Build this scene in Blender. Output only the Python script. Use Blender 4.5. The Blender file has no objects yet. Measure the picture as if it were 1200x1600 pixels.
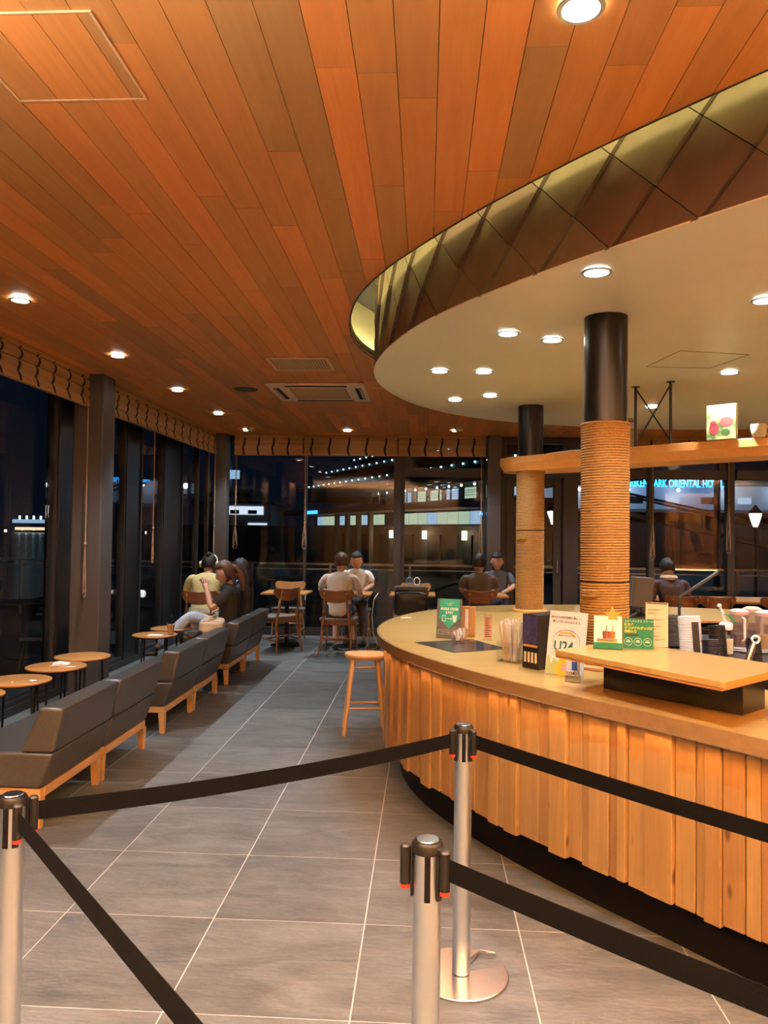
import bpy, bmesh, math, random
import numpy as np
from mathutils import Vector, Matrix
random.seed(7)
PI = math.pi
S = bpy.context.scene
C = S.collection
# ------------------------------------------------------------------ camera
cd = bpy.data.cameras.new('camera'); cam = bpy.data.objects.new('camera', cd); C.objects.link(cam)
cd.sensor_fit = 'VERTICAL'; cd.sensor_height = 32.0; cd.sensor_width = 24.0; cd.lens = 1205 / 1600 * 32
cd.clip_end = 3000
yaw, pitch, roll = math.radians(3.09), math.radians(1.48), math.radians(0.75)
fw = Vector((-math.sin(yaw) * math.cos(pitch), math.cos(yaw) * math.cos(pitch), math.sin(pitch)))
rt = Vector((math.cos(yaw), math.sin(yaw), 0)); up = rt.cross(fw)
r2 = rt * math.cos(roll) + up * math.sin(roll); u2 = -rt * math.sin(roll) + up * math.cos(roll)
cam.matrix_world = Matrix(((r2.x, u2.x, -fw.x, 0), (r2.y, u2.y, -fw.y, 0), (r2.z, u2.z, -fw.z, 1.54), (0, 0, 0, 1)))
S.camera = cam
# ------------------------------------------------------------------ sky, exposure, render
w = bpy.data.worlds.new('night'); S.world = w; w.use_nodes = True
w.node_tree.nodes['Background'].inputs[0].default_value = (0.012, 0.022, 0.05, 1)
w.node_tree.nodes['Background'].inputs[1].default_value = 0.07
S.view_settings.view_transform = 'Standard'; S.view_settings.look = 'None'; S.view_settings.gamma = 1
S.view_settings.use_curve_mapping = False
S.view_settings.exposure = 1.45
S.cycles.use_denoising = True
S.cycles.max_bounces = 9; S.cycles.diffuse_bounces = 5; S.cycles.glossy_bounces = 4
S.cycles.transparent_max_bounces = 14; S.cycles.transmission_bounces = 6
S.cycles.sample_clamp_indirect = 6; S.cycles.caustics_reflective = False; S.cycles.caustics_refractive = False

CZ = 2.95          # ceiling
DZ = 2.63          # underside of the hanging drum
CT = 0.885         # counter top
WARM = (.91, 0.97, 1.05)

# ------------------------------------------------------------------ helpers
def link(o, parent=None):
    C.objects.link(o)
    if parent is not None: o.parent = parent
    return o
def tag(o, label, cat, group=None):
    o['label'] = label; o['category'] = cat
    if group: o['group'] = group
    return o
def root(name, loc, rz=0, label=None, cat=None, group=None):
    o = bpy.data.objects.new(name, None); o.empty_display_size = .1
    o.location = loc; o.rotation_euler = (0, 0, rz); C.objects.link(o)
    if label: tag(o, label, cat, group)
    return o
def struct(o): o['kind'] = 'structure'; return o
def dup(o, parent=None):
    c = o.copy(); C.objects.link(c)
    if parent is not None: c.parent = parent
    for ch in list(o.children): dup(ch, c)
    return c
class MB:
    def __init__(s): s.v = []; s.f = []; s.m = None
    def xf(s, M): s.m = M; return s
    def add(s, vs, fs):
        b = len(s.v)
        if s.m is not None: vs = [tuple(s.m @ Vector(p)) for p in vs]
        s.v += [tuple(p) for p in vs]; s.f += [tuple(b + i for i in f) for f in fs]; return s
    def box(s, x0, y0, z0, x1, y1, z1):
        return s.add([(x0,y0,z0),(x1,y0,z0),(x1,y1,z0),(x0,y1,z0),(x0,y0,z1),(x1,y0,z1),(x1,y1,z1),(x0,y1,z1)],
                     [(0,3,2,1),(4,5,6,7),(0,1,5,4),(1,2,6,5),(2,3,7,6),(3,0,4,7)])
    def hexa(s, a, b):      # two quads (bottom, top)
        return s.add(list(a) + list(b), [(3,2,1,0),(4,5,6,7),(0,1,5,4),(1,2,6,5),(2,3,7,6),(3,0,4,7)])
    def prism(s, poly, z0, z1, top_scale=None):
        n = len(poly)
        return s.add([(p[0], p[1], z0) for p in poly] + [(p[0], p[1], z1) for p in poly],
                     [tuple(range(n - 1, -1, -1)), tuple(range(n, 2 * n))] + [(i, (i + 1) % n, n + (i + 1) % n, n + i) for i in range(n)])
    def tube(s, pts, r, n=8, closed=False, caps=True, flat=1.0):
        P = [Vector(p) for p in pts]; N = len(P); rs = r if isinstance(r, (list, tuple)) else [r] * N
        vs = []; prev = None
        for i in range(N):
            if closed: t = P[(i + 1) % N] - P[i - 1]
            else: t = P[min(i + 1, N - 1)] - P[max(i - 1, 0)]
            if t.length < 1e-9: t = Vector((0, 0, 1))
            t.normalize()
            if prev is None:
                a = Vector((0, 0, 1)) if abs(t.z) < .9 else Vector((0, 1, 0))
                u = t.cross(a).normalized()
            else:
                u = (prev - t * prev.dot(t)).normalized()
            prev = u; q = t.cross(u)
            for k in range(n):
                a = 2 * PI * k / n + PI / n
                vs.append(P[i] + (u * math.cos(a) + q * math.sin(a) * flat) * rs[i])
        fs = []
        for i in range(N if closed else N - 1):
            j = (i + 1) % N
            for k in range(n):
                l = (k + 1) % n; fs.append((i * n + k, i * n + l, j * n + l, j * n + k))
        if caps and not closed:
            fs.append(tuple(range(n - 1, -1, -1))); fs.append(tuple((N - 1) * n + k for k in range(n)))
        return s.add(vs, fs)
    def cyl(s, p0, p1, r0, r1=None, n=20): return s.tube([p0, p1], [r0, r0 if r1 is None else r1], n)
    def lathe(s, prof, n=24, c=(0, 0, 0), caps=True):
        vs = [(c[0] + r * math.cos(2 * PI * k / n), c[1] + r * math.sin(2 * PI * k / n), c[2] + z) for r, z in prof for k in range(n)]
        fs = [(i * n + k, i * n + (k + 1) % n, (i + 1) * n + (k + 1) % n, (i + 1) * n + k) for i in range(len(prof) - 1) for k in range(n)]
        if caps and prof[0][0] > 1e-6: fs.append(tuple(range(n - 1, -1, -1)))
        if caps and prof[-1][0] > 1e-6: fs.append(tuple((len(prof) - 1) * n + k for k in range(n)))
        return s.add(vs, fs)
    def ball(s, c, r, n=14, m=9):
        if not isinstance(r, (tuple, list)): r = (r, r, r)
        vs = []; fs = []
        for i in range(m + 1):
            a = PI * i / m
            for k in range(n):
                b = 2 * PI * k / n; vs.append((c[0] + r[0] * math.sin(a) * math.cos(b), c[1] + r[1] * math.sin(a) * math.sin(b), c[2] - r[2] * math.cos(a)))
        for i in range(m):
            for k in range(n): fs.append((i * n + k, i * n + (k + 1) % n, (i + 1) * n + (k + 1) % n, (i + 1) * n + k))
        return s.add(vs, fs)
    def mesh(s, name, mat, smooth=None):
        me = bpy.data.meshes.new(name); me.from_pydata(s.v, [], s.f); me.validate()
        if mat: me.materials.append(mat)
        if smooth:
            me.shade_smooth(); me.set_sharp_from_angle(angle=math.radians(smooth))
        me.update(); return me
    def build(s, name, mat, parent=None, smooth=40, bevel=0, label=None, seg=2):
        bm = bmesh.new(); me = s.mesh(name, mat); bm.from_mesh(me)
        bmesh.ops.remove_doubles(bm, verts=bm.verts, dist=1e-5)
        bmesh.ops.recalc_face_normals(bm, faces=bm.faces); bm.to_mesh(me); bm.free()
        if smooth: me.shade_smooth(); me.set_sharp_from_angle(angle=math.radians(smooth))
        o = link(bpy.data.objects.new(name, me), parent)
        if bevel:
            b = o.modifiers.new('bevel', 'BEVEL'); b.width = bevel; b.segments = seg; b.limit_method = 'ANGLE'; b.angle_limit = math.radians(35)
        if label: o['label'] = label
        return o
def catmull(P, n=12, closed=True):
    P = [Vector((p[0], p[1], 0)) for p in P]; N = len(P); out = []
    for i in range(N if closed else N - 1):
        a, b, c, d = (P[(i + k) % N] if closed else P[min(max(i + k, 0), N - 1)] for k in (-1, 0, 1, 2))
        d1 = max((b - a).length, 1e-6) ** .5; d2 = max((c - b).length, 1e-6) ** .5; d3 = max((d - c).length, 1e-6) ** .5
        m1 = (b - a) / d1 - (c - a) / (d1 + d2) + (c - b) / d2 if (b - a).length > 1e-6 else (c - b) / d2
        m2 = (c - b) / d2 - (d - b) / (d2 + d3) + (d - c) / d3 if (d - c).length > 1e-6 else (c - b) / d2
        m1 *= d2; m2 *= d2
        for k in range(n):
            t = k / n; h = (2*t**3-3*t**2+1, t**3-2*t**2+t, -2*t**3+3*t**2, t**3-t**2)
            q = b * h[0] + m1 * h[1] + c * h[2] + m2 * h[3]; out.append((q.x, q.y))
    if not closed: out.append((P[-1].x, P[-1].y))
    return out
def resample(P, step=None, n=None):     # closed polyline -> equal steps
    P = np.array(list(P) + [P[0]]); d = np.r_[0, np.cumsum(np.hypot(*np.diff(P, axis=0).T))]
    n = n or int(round(d[-1] / step)); s = np.linspace(0, d[-1], n, endpoint=False)
    return [(float(np.interp(t, d, P[:, 0])), float(np.interp(t, d, P[:, 1]))) for t in s], d[-1]
def offset(P, dist):    # positive = outward for a counter-clockwise loop
    N = len(P); A = sum(P[i][0] * P[(i + 1) % N][1] - P[(i + 1) % N][0] * P[i][1] for i in range(N)); sg = 1 if A > 0 else -1
    out = []
    for i in range(N):
        t = Vector((P[(i + 1) % N][0] - P[i - 1][0], P[(i + 1) % N][1] - P[i - 1][1])).normalized()
        out.append((P[i][0] + t.y * dist * sg, P[i][1] - t.x * dist * sg))
    return out
class Curve:            # arc-length lookup on a closed loop
    def __init__(s, P):
        s.P = np.array(list(P) + [P[0]]); s.d = np.r_[0, np.cumsum(np.hypot(*np.diff(s.P, axis=0).T))]; s.L = s.d[-1]
    def at(s, t):
        t %= s.L; return Vector((float(np.interp(t, s.d, s.P[:, 0])), float(np.interp(t, s.d, s.P[:, 1]))))
    def nrm(s, t):
        a = s.at(t + .02) - s.at(t - .02); a.normalize(); A = sum(s.P[:-1, 0] * s.P[1:, 1] - s.P[1:, 0] * s.P[:-1, 1])
        return Vector((a.y, -a.x)) * (1 if A > 0 else -1)
def ring(mb, outer, inner, z0, z1):     # flat band between two loops with equal count
    n = len(outer)
    vs = [(p[0], p[1], z) for z in (z0, z1) for L in (outer, inner) for p in L]
    fs = []
    for i in range(n):
        j = (i + 1) % n
        fs += [(2*n+i, 2*n+j, 3*n+j, 3*n+i), (j, i, n+i, n+j), (i, j, 2*n+j, 2*n+i), (n+j, n+i, 3*n+i, 3*n+j)]
    return mb.add(vs, fs)

# ------------------------------------------------------------------ materials
def mat(name, col=(.5, .5, .5), rough=.5, metal=0, emit=None, es=0, **kw):
    m = bpy.data.materials.new(name); m.use_nodes = True; b = m.node_tree.nodes['Principled BSDF']
    b.inputs['Base Color'].default_value = (*col, 1); b.inputs['Roughness'].default_value = rough; b.inputs['Metallic'].default_value = metal
    if emit: b.inputs['Emission Color'].default_value = (*emit, 1); b.inputs['Emission Strength'].default_value = es
    for k, v in kw.items(): b.inputs[k].default_value = v
    return m
def nd(m, t, **kw):
    n = m.node_tree.nodes.new(t)
    for k, v in kw.items(): setattr(n, k, v)
    return n
def coords(m, rnd=True, src='Object'):
    nt = m.node_tree; tc = nd(m, 'ShaderNodeTexCoord')
    if not rnd: return tc.outputs[src]
    oi = nd(m, 'ShaderNodeObjectInfo'); ma = nd(m, 'ShaderNodeMath', operation='MULTIPLY'); ma.inputs[1].default_value = 37.0
    nt.links.new(oi.outputs['Random'], ma.inputs[0]); va = nd(m, 'ShaderNodeVectorMath', operation='ADD')
    nt.links.new(tc.outputs[src], va.inputs[0]); nt.links.new(ma.outputs[0], va.inputs[1]); return va.outputs[0]
def wood(name, cols, axis=1, scale=9, rough=.42, stretch=12, knots=False, bump=.05, fine=.22, randcols=None, coat=0):
    """cols: dark, light; axis the grain runs along"""
    m = mat(name, cols[0], rough); nt = m.node_tree; L = nt.links.new; b = nt.nodes['Principled BSDF']
    v = coords(m); mp = nd(m, 'ShaderNodeMapping'); L(v, mp.inputs[0]); sc = [scale * 3, scale * 3, scale * 3]; sc[axis] = scale * 3 / stretch
    mp.inputs['Scale'].default_value = sc
    n1 = nd(m, 'ShaderNodeTexNoise'); n1.inputs['Scale'].default_value = 1; n1.inputs['Detail'].default_value = 5; n1.inputs['Distortion'].default_value = 1.2; L(mp.outputs[0], n1.inputs[0])
    n2 = nd(m, 'ShaderNodeTexNoise'); n2.inputs['Scale'].default_value = 7; n2.inputs['Detail'].default_value = 3; L(mp.outputs[0], n2.inputs[0])
    r = nd(m, 'ShaderNodeValToRGB'); L(n1.outputs[0], r.inputs[0]); r.color_ramp.elements[0].position = .3; r.color_ramp.elements[1].position = .7
    r.color_ramp.elements[0].color = (*cols[0], 1); r.color_ramp.elements[1].color = (*cols[1], 1)
    out = r.outputs[0]
    if randcols:
        oi = nd(m, 'ShaderNodeObjectInfo'); rr = nd(m, 'ShaderNodeValToRGB'); L(oi.outputs['Random'], rr.inputs[0]); e = rr.color_ramp.elements
        rr.color_ramp.interpolation = 'LINEAR'
        for i in range(len(randcols) - 2): e.new((i + 1) / (len(randcols) - 1))
        for i, c in enumerate(randcols): e[i].position = i / (len(randcols) - 1); e[i].color = (*c, 1)
        mx = nd(m, 'ShaderNodeMix', data_type='RGBA', blend_type='MULTIPLY'); mx.inputs[0].default_value = 1; L(out, mx.inputs[6]); L(rr.outputs[0], mx.inputs[7]); out = mx.outputs[2]
    mf = nd(m, 'ShaderNodeMix', data_type='RGBA', blend_type='MULTIPLY'); mf.inputs[0].default_value = fine; L(out, mf.inputs[6]); L(n2.outputs[0], mf.inputs[7]); out = mf.outputs[2]
    if knots:
        mk = nd(m, 'ShaderNodeMapping'); L(v, mk.inputs[0]); ks = [9, 9, 9]; ks[axis] = 3.2; mk.inputs['Scale'].default_value = ks
        vo = nd(m, 'ShaderNodeTexVoronoi'); vo.inputs['Scale'].default_value = 1; L(mk.outputs[0], vo.inputs[0])
        kr = nd(m, 'ShaderNodeValToRGB'); L(vo.outputs['Distance'], kr.inputs[0]); kr.color_ramp.elements[0].position = .06; kr.color_ramp.elements[1].position = .13
        kr.color_ramp.elements[0].color = (.12, .04, .015, 1); kr.color_ramp.elements[1].color = (1, 1, 1, 1)
        mk2 = nd(m, 'ShaderNodeMix', data_type='RGBA', blend_type='MULTIPLY'); mk2.inputs[0].default_value = .8; L(out, mk2.inputs[6]); L(kr.outputs[0], mk2.inputs[7]); out = mk2.outputs[2]
    L(out, b.inputs['Base Color'])
    if coat: b.inputs['Coat Weight'].default_value = coat; b.inputs['Coat Roughness'].default_value = .25
    if bump:
        bp = nd(m, 'ShaderNodeBump'); bp.inputs['Strength'].default_value = bump; bp.inputs['Distance'].default_value = .01; L(n2.outputs[0], bp.inputs['Height']); L(bp.outputs[0], b.inputs['Normal'])
    return m
def noisy(name, c1, c2, scale=5, rough=.6, bump=.1, detail=5, stretch=(1, 1, 1), metal=0, rnd=True):
    m = mat(name, c1, rough, metal); nt = m.node_tree; L = nt.links.new; b = nt.nodes['Principled BSDF']
    mp = nd(m, 'ShaderNodeMapping'); L(coords(m, rnd), mp.inputs[0]); mp.inputs['Scale'].default_value = stretch
    n = nd(m, 'ShaderNodeTexNoise'); n.inputs['Scale'].default_value = scale; n.inputs['Detail'].default_value = detail; n.inputs['Distortion'].default_value = .6; L(mp.outputs[0], n.inputs[0])
    r = nd(m, 'ShaderNodeValToRGB'); r.color_ramp.elements[0].position = .3; r.color_ramp.elements[1].position = .7
    r.color_ramp.elements[0].color = (*c1, 1); r.color_ramp.elements[1].color = (*c2, 1); L(n.outputs[0], r.inputs[0]); L(r.outputs[0], b.inputs['Base Color'])
    if bump:
        bp = nd(m, 'ShaderNodeBump'); bp.inputs['Strength'].default_value = bump; bp.inputs['Distance'].default_value = .01; L(n.outputs[0], bp.inputs['Height']); L(bp.outputs[0], b.inputs['Normal'])
    return m
def glassmat(name, tint=(1, 1, 1), ior=1.5, rough=0.0):
    m = bpy.data.materials.new(name); m.use_nodes = True; nt = m.node_tree; nt.nodes.clear(); L = nt.links.new
    o = nd(m, 'ShaderNodeOutputMaterial'); g_ = nd(m, 'ShaderNodeNewGeometry'); dt = nd(m, 'ShaderNodeVectorMath', operation='DOT_PRODUCT'); L(g_.outputs['Normal'], dt.inputs[0]); L(g_.outputs['Incoming'], dt.inputs[1])
    ab = nd(m, 'ShaderNodeMath', operation='ABSOLUTE'); L(dt.outputs['Value'], ab.inputs[0]); om = nd(m, 'ShaderNodeMath', operation='SUBTRACT'); om.inputs[0].default_value = 1; L(ab.outputs[0], om.inputs[1])
    pw = nd(m, 'ShaderNodeMath', operation='POWER'); L(om.outputs[0], pw.inputs[0]); pw.inputs[1].default_value = 5
    f = nd(m, 'ShaderNodeMath', operation='MULTIPLY_ADD'); L(pw.outputs[0], f.inputs[0]); r0 = ((ior - 1) / (ior + 1)) ** 2; f.inputs[1].default_value = 1 - r0; f.inputs[2].default_value = r0
    t = nd(m, 'ShaderNodeBsdfTransparent'); t.inputs[0].default_value = (*tint, 1); g = nd(m, 'ShaderNodeBsdfGlossy'); g.inputs['Roughness'].default_value = rough
    x = nd(m, 'ShaderNodeMixShader'); L(f.outputs[0], x.inputs[0]); L(t.outputs[0], x.inputs[1]); L(g.outputs[0], x.inputs[2]); L(x.outputs[0], o.inputs[0]); return m
def glow(name, col, s): return mat(name, (.02, .02, .02), .5, emit=col, es=s)

M = {}
M['ceil'] = wood('cedar_ceiling', ((.74, .275, .068), (.82, .33, .088)), 1, 5, .5, 14, bump=.03, fine=.12,
                 randcols=[(.62, .78, .9), (1.05, .98, .85), (.70, .80, .85), (1.1, .95, .8), (.8, .86, .85), (1.2, 1.02, .85)])
M['void'] = mat('dark_void', (.02, .018, .015), .9)
M['slat'] = wood('cedar_slat', ((.31, .19, .066), (.42, .265, .10)), 2, 5, .5, 14, knots=True, bump=.05,
                 randcols=[(1, 1, 1), (.8, .68, .62), (1.1, 1.12, 1.15), (.9, .85, .8), (1.1, 1.15, 1.3), (.75, .6, .5)])
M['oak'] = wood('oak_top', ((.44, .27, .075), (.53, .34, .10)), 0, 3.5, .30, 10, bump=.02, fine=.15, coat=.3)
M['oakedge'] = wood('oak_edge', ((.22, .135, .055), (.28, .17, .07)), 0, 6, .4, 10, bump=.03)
M['beech'] = wood('light_beech', ((.62, .36, .14), (.72, .44, .19)), 2, 6, .38, 8, bump=.02)
M['shelfw'] = wood('shelf_wood', ((.70, .33, .09), (.78, .39, .12)), 0, 5, .4, 12, bump=.02, fine=.1)
M['walnut'] = wood('walnut', ((.17, .072, .03), (.25, .11, .045)), 0, 6, .35, 8, bump=.02)
M['table'] = wood('table_wood', ((.46, .21, .055), (.54, .26, .075)), 0, 4, .35, 8, bump=.01, fine=.1)
M['honey'] = wood('honey_wood', ((.50, .26, .09), (.60, .33, .12)), 2, 6, .4, 8, bump=.02)
M['bamboo'] = wood('bamboo', ((.36, .19, .055), (.60, .35, .12)), 0, 3, .6, 40, bump=.1)
M['bamboo_y'] = wood('bamboo_side', ((.36, .19, .055), (.60, .35, .12)), 1, 3, .6, 40, bump=.1)
M['tape'] = mat('dark_tape', (.012, .009, .008), .9)
M['finblack'] = mat('fin_black', (.004, .004, .005), .35)
M['frame'] = mat('anthracite_metal', (.035, .034, .035), .45, .3)
M['pillar'] = mat('grey_pillar_paint', (.085, .08, .078), .5, .2)
M['black'] = mat('matt_black', (.004, .004, .005), .6, **{'Specular IOR Level': .12})
M['blackp'] = mat('black_plastic', (.010, .010, .011), .38, **{'Specular IOR Level': .3})
M['blackm'] = mat('black_column_metal', (.016, .016, .017), .33, .5)
M['belt'] = noisy('black_webbing', (.0012, .0015, .0022), (.003, .0035, .005), 400, .95, .2)
M['belt'].node_tree.nodes['Principled BSDF'].inputs['Specular IOR Level'].default_value = .12
M['soffit'] = noisy('beige_satin_soffit', (.71, .69, .59), (.75, .73, .63), 1.5, .30, .01, 2, rnd=False)
M['cove'] = mat('cove_white', (.75, .70, .5), .7)
M['shingle'] = noisy('bronze_shingle', (.15, .125, .075), (.20, .165, .10), 6, .42, .02, 3, metal=.3)
M['shingle2'] = noisy('brown_shingle', (.12, .080, .055), (.15, .10, .07), 6, .42, .02, 3, metal=.3)
M['olive'] = mat('olive_band', (.07, .06, .03), .45, .3)
M['steel'] = None
def steel():
    m = mat('brushed_steel', (.66, .71, .75), .26, 1); nt = m.node_tree; L = nt.links.new; b = nt.nodes['Principled BSDF']
    mp = nd(m, 'ShaderNodeMapping'); L(coords(m), mp.inputs[0]); mp.inputs['Scale'].default_value = (60, 60, 1.2)
    n = nd(m, 'ShaderNodeTexNoise'); n.inputs['Scale'].default_value = 4; L(mp.outputs[0], n.inputs[0])
    r = nd(m, 'ShaderNodeMapRange'); r.inputs[3].default_value = .32; r.inputs[4].default_value = .37; L(n.outputs[0], r.inputs[0]); L(r.outputs[0], b.inputs['Roughness'])
    return m
M['steel'] = steel()
M['chrome'] = mat('polished_steel', (.66, .70, .73), .25, 1)
M['red'] = mat('red_clip', (.75, .045, .02), .4)
M['leather'] = noisy('grey_brown_leather', (.046, .046, .045), (.062, .061, .059), 60, .33, .08, 4)
M['seatpad'] = noisy('taupe_seat_pad', (.13, .11, .095), (.16, .14, .12), 60, .45, .05)
M['glass'] = glassmat('window_glass', (.93, .96, .97), 1.42)
M['acryl'] = glassmat('clear_acrylic', (.97, .97, .96), 1.49)
M['white'] = mat('white_plastic', (.8, .79, .77), .4)
M['paper'] = mat('white_paper', (.82, .80, .76), .7)
M['cream'] = mat('cream_ceramic', (.66, .60, .42), .25)
M['green'] = mat('green_print', (.0, .16, .085), .5)
M['teal'] = mat('teal_print', (.0, .30, .19), .5)
M['slate'] = mat('charcoal_board', (.06, .065, .065), .5)
M['yellow'] = mat('yellow_print', (.85, .55, .04), .5)
M['ink'] = mat('black_ink', (.02, .02, .02), .6)
M['cord'] = mat('tan_cord', (.42, .26, .14), .8)
M['water'] = None
M['soil'] = mat('terrace_paving', (.035, .035, .036), .8)

def floor_mat():
    m = mat('slate_tile', (.3, .26, .22), .45); nt = m.node_tree; L = nt.links.new; b = nt.nodes['Principled BSDF']
    v = coords(m); mp = nd(m, 'ShaderNodeMapping'); mp.inputs['Rotation'].default_value = (0, 0, -.3); mp.inputs['Scale'].default_value = (1.3, 4.2, 1); L(v, mp.inputs[0])
    n1 = nd(m, 'ShaderNodeTexNoise'); n1.inputs['Scale'].default_value = 1.6; n1.inputs['Detail'].default_value = 9; n1.inputs['Roughness'].default_value = .62; n1.inputs['Distortion'].default_value = 1.4; L(mp.outputs[0], n1.inputs[0])
    r = nd(m, 'ShaderNodeValToRGB'); L(n1.outputs[0], r.inputs[0]); e = r.color_ramp.elements; e[0].position = .28; e[1].position = .74
    e[0].color = (.066, .073, .074, 1); e[1].color = (.165, .180, .180, 1)
    oi = nd(m, 'ShaderNodeObjectInfo'); mr = nd(m, 'ShaderNodeMapRange'); mr.inputs[3].default_value = .86; mr.inputs[4].default_value = 1.1; L(oi.outputs['Random'], mr.inputs[0])
    n3 = nd(m, 'ShaderNodeTexNoise'); n3.inputs['Scale'].default_value = 9; n3.inputs['Detail'].default_value = 8; n3.inputs['Roughness'].default_value = .7; n3.inputs['Distortion'].default_value = 2.0; L(mp.outputs[0], n3.inputs[0])
    r3 = nd(m, 'ShaderNodeMapRange'); r3.inputs[1].default_value = .3; r3.inputs[2].default_value = .7; r3.inputs[3].default_value = .82; r3.inputs[4].default_value = 1.22; L(n3.outputs[0], r3.inputs[0])
    mv = nd(m, 'ShaderNodeMath', operation='MULTIPLY'); L(mr.outputs[0], mv.inputs[0]); L(r3.outputs[0], mv.inputs[1])
    hs = nd(m, 'ShaderNodeHueSaturation'); L(mv.outputs[0], hs.inputs['Value']); L(r.outputs[0], hs.inputs['Color'])
    # a worn dark scuff on the paving near the counter: a few short strokes broken up by noise
    g = nd(m, 'ShaderNodeNewGeometry'); nn = nd(m, 'ShaderNodeTexNoise'); nn.inputs['Scale'].default_value = 45; nn.inputs['Detail'].default_value = 3; L(g.outputs['Position'], nn.inputs[0])
    mask = None
    for (ax, ay, bx, by, wd) in ((.43, 2.53, .60, 2.40, .020), (.49, 2.46, .58, 2.56, .016), (.60, 2.62, .66, 2.66, .013)):
        # distance to a stroke: rotate into the stroke's frame
        ang = math.atan2(by - ay, bx - ax); ln = math.hypot(bx - ax, by - ay) / 2
        q = nd(m, 'ShaderNodeMapping', vector_type='TEXTURE'); q.inputs['Location'].default_value = ((ax + bx) / 2, (ay + by) / 2, 0); q.inputs['Rotation'].default_value = (0, 0, ang); L(g.outputs['Position'], q.inputs[0])
        sx = nd(m, 'ShaderNodeSeparateXYZ'); L(q.outputs[0], sx.inputs[0])
        a = nd(m, 'ShaderNodeMath', operation='ABSOLUTE'); L(sx.outputs[0], a.inputs[0]); c = nd(m, 'ShaderNodeMath', operation='ABSOLUTE'); L(sx.outputs[1], c.inputs[0])
        a1 = nd(m, 'ShaderNodeMath', operation='LESS_THAN'); L(a.outputs[0], a1.inputs[0]); a1.inputs[1].default_value = ln
        c1 = nd(m, 'ShaderNodeMath', operation='LESS_THAN'); L(c.outputs[0], c1.inputs[0]); c1.inputs[1].default_value = wd
        mm = nd(m, 'ShaderNodeMath', operation='MULTIPLY'); L(a1.outputs[0], mm.inputs[0]); L(c1.outputs[0], mm.inputs[1])
        if mask is None: mask = mm.outputs[0]
        else:
            mx = nd(m, 'ShaderNodeMath', operation='MAXIMUM'); L(mask, mx.inputs[0]); L(mm.outputs[0], mx.inputs[1]); mask = mx.outputs[0]
    nt1 = nd(m, 'ShaderNodeMath', operation='GREATER_THAN'); nt1.inputs[1].default_value = .47; L(nn.outputs[0], nt1.inputs[0])
    mk = nd(m, 'ShaderNodeMath', operation='MULTIPLY'); L(mask, mk.inputs[0]); L(nt1.outputs[0], mk.inputs[1])
    mk2 = nd(m, 'ShaderNodeMath', operation='MULTIPLY'); L(mk.outputs[0], mk2.inputs[0]); mk2.inputs[1].default_value = .6
    mc = nd(m, 'ShaderNodeMix', data_type='RGBA'); L(mk2.outputs[0], mc.inputs[0]); L(hs.outputs[0], mc.inputs[6]); mc.inputs[7].default_value = (.09, .095, .1, 1)
    L(mc.outputs[2], b.inputs['Base Color'])
    n2 = nd(m, 'ShaderNodeTexNoise'); n2.inputs['Scale'].default_value = 14; n2.inputs['Detail'].default_value = 6; L(mp.outputs[0], n2.inputs[0])
    ad = nd(m, 'ShaderNodeMath', operation='ADD'); L(n1.outputs[0], ad.inputs[0]); L(n2.outputs[0], ad.inputs[1])
    bp = nd(m, 'ShaderNodeBump'); bp.inputs['Strength'].default_value = .5; bp.inputs['Distance'].default_value = .006; L(ad.outputs[0], bp.inputs['Height']); L(bp.outputs[0], b.inputs['Normal'])
    return m
M['tile'] = floor_mat()
M['grout'] = mat('pale_grout', (.52, .51, .48), .9)

# ------------------------------------------------------------------ lamps in the room
def spot(loc, power, size=math.radians(96), col=WARM, blend=.7, r=.035, target=None):
    d = bpy.data.lights.new('downlight_lamp', 'SPOT'); d.energy = power; d.spot_size = size; d.spot_blend = blend; d.color = col; d.shadow_soft_size = r
    return d
M['lens'] = glow('lit_lens', (1, .93, .82), 14)
def downlight(x, y, z, label, group, power=60, rim='steel', size=96, tgt=None):
    t = root('downlight', (x, y, z), 0, label, 'ceiling light', group)
    MB().lathe([(.052, -.004), (.062, -.004), (.064, 0), (.064, .0), (.052, .0), (.050, 0), (.050, -.004), (.052, -.004)], 28, caps=False).build('trim_ring', M[rim], t)
    MB().lathe([(.0, -.001), (.036, -.001), (.05, -.002)], 24).build('lens', M['lens'], t)
    d = spot(None, power, math.radians(size)); o = bpy.data.objects.new('bulb', d); link(o, t); o.location = (0, 0, -.02)
    if tgt: o.rotation_euler = (Vector(tgt) - Vector((x, y, z))).to_track_quat('-Z', 'Y').to_euler()
    return t
PW = 52
left = [('nearest the camera in the row over the sofas', 1.60 * 0 + 4.59), ('second in view in the row over the sofas', 6.10), ('third in view in the row over the sofas', 7.61), ('fourth in view in the row over the sofas', 9.15), ('at the far left corner of the ceiling', 10.65)]
for nm, y in left: downlight(-2.51, y, CZ - .012, 'small recessed downlight ' + nm, 'downlights in the timber ceiling', PW)
for y in (3.05, 1.5, -.1): downlight(-2.51, y, CZ - .012, 'recessed downlight over the near end of the sofa row, out of view', 'downlights behind the view', PW)
downlight(-1.10, 10.65, CZ - .012, 'recessed downlight above the back tables, beside the man in white', 'downlights in the timber ceiling', PW)
downlight(.40, 10.58, CZ - .012, 'recessed downlight by the right back pillar, beside a detector', 'downlights in the timber ceiling', PW)
downlight(.397, 2.04, CZ - .012, 'large bright downlight at the top edge of the ceiling', 'downlights in the timber ceiling', PW * 1.25)
for x, y in ((-1.1, .5), (.4, .5), (1.9, .4), (-1.1, -1.2), (.4, -1.2), (1.9, -1.2), (3.4, -1.0), (4.6, .6)): downlight(x, y, CZ - .012, 'recessed downlight in the ceiling behind the view', 'downlights behind the view', PW)
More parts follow.
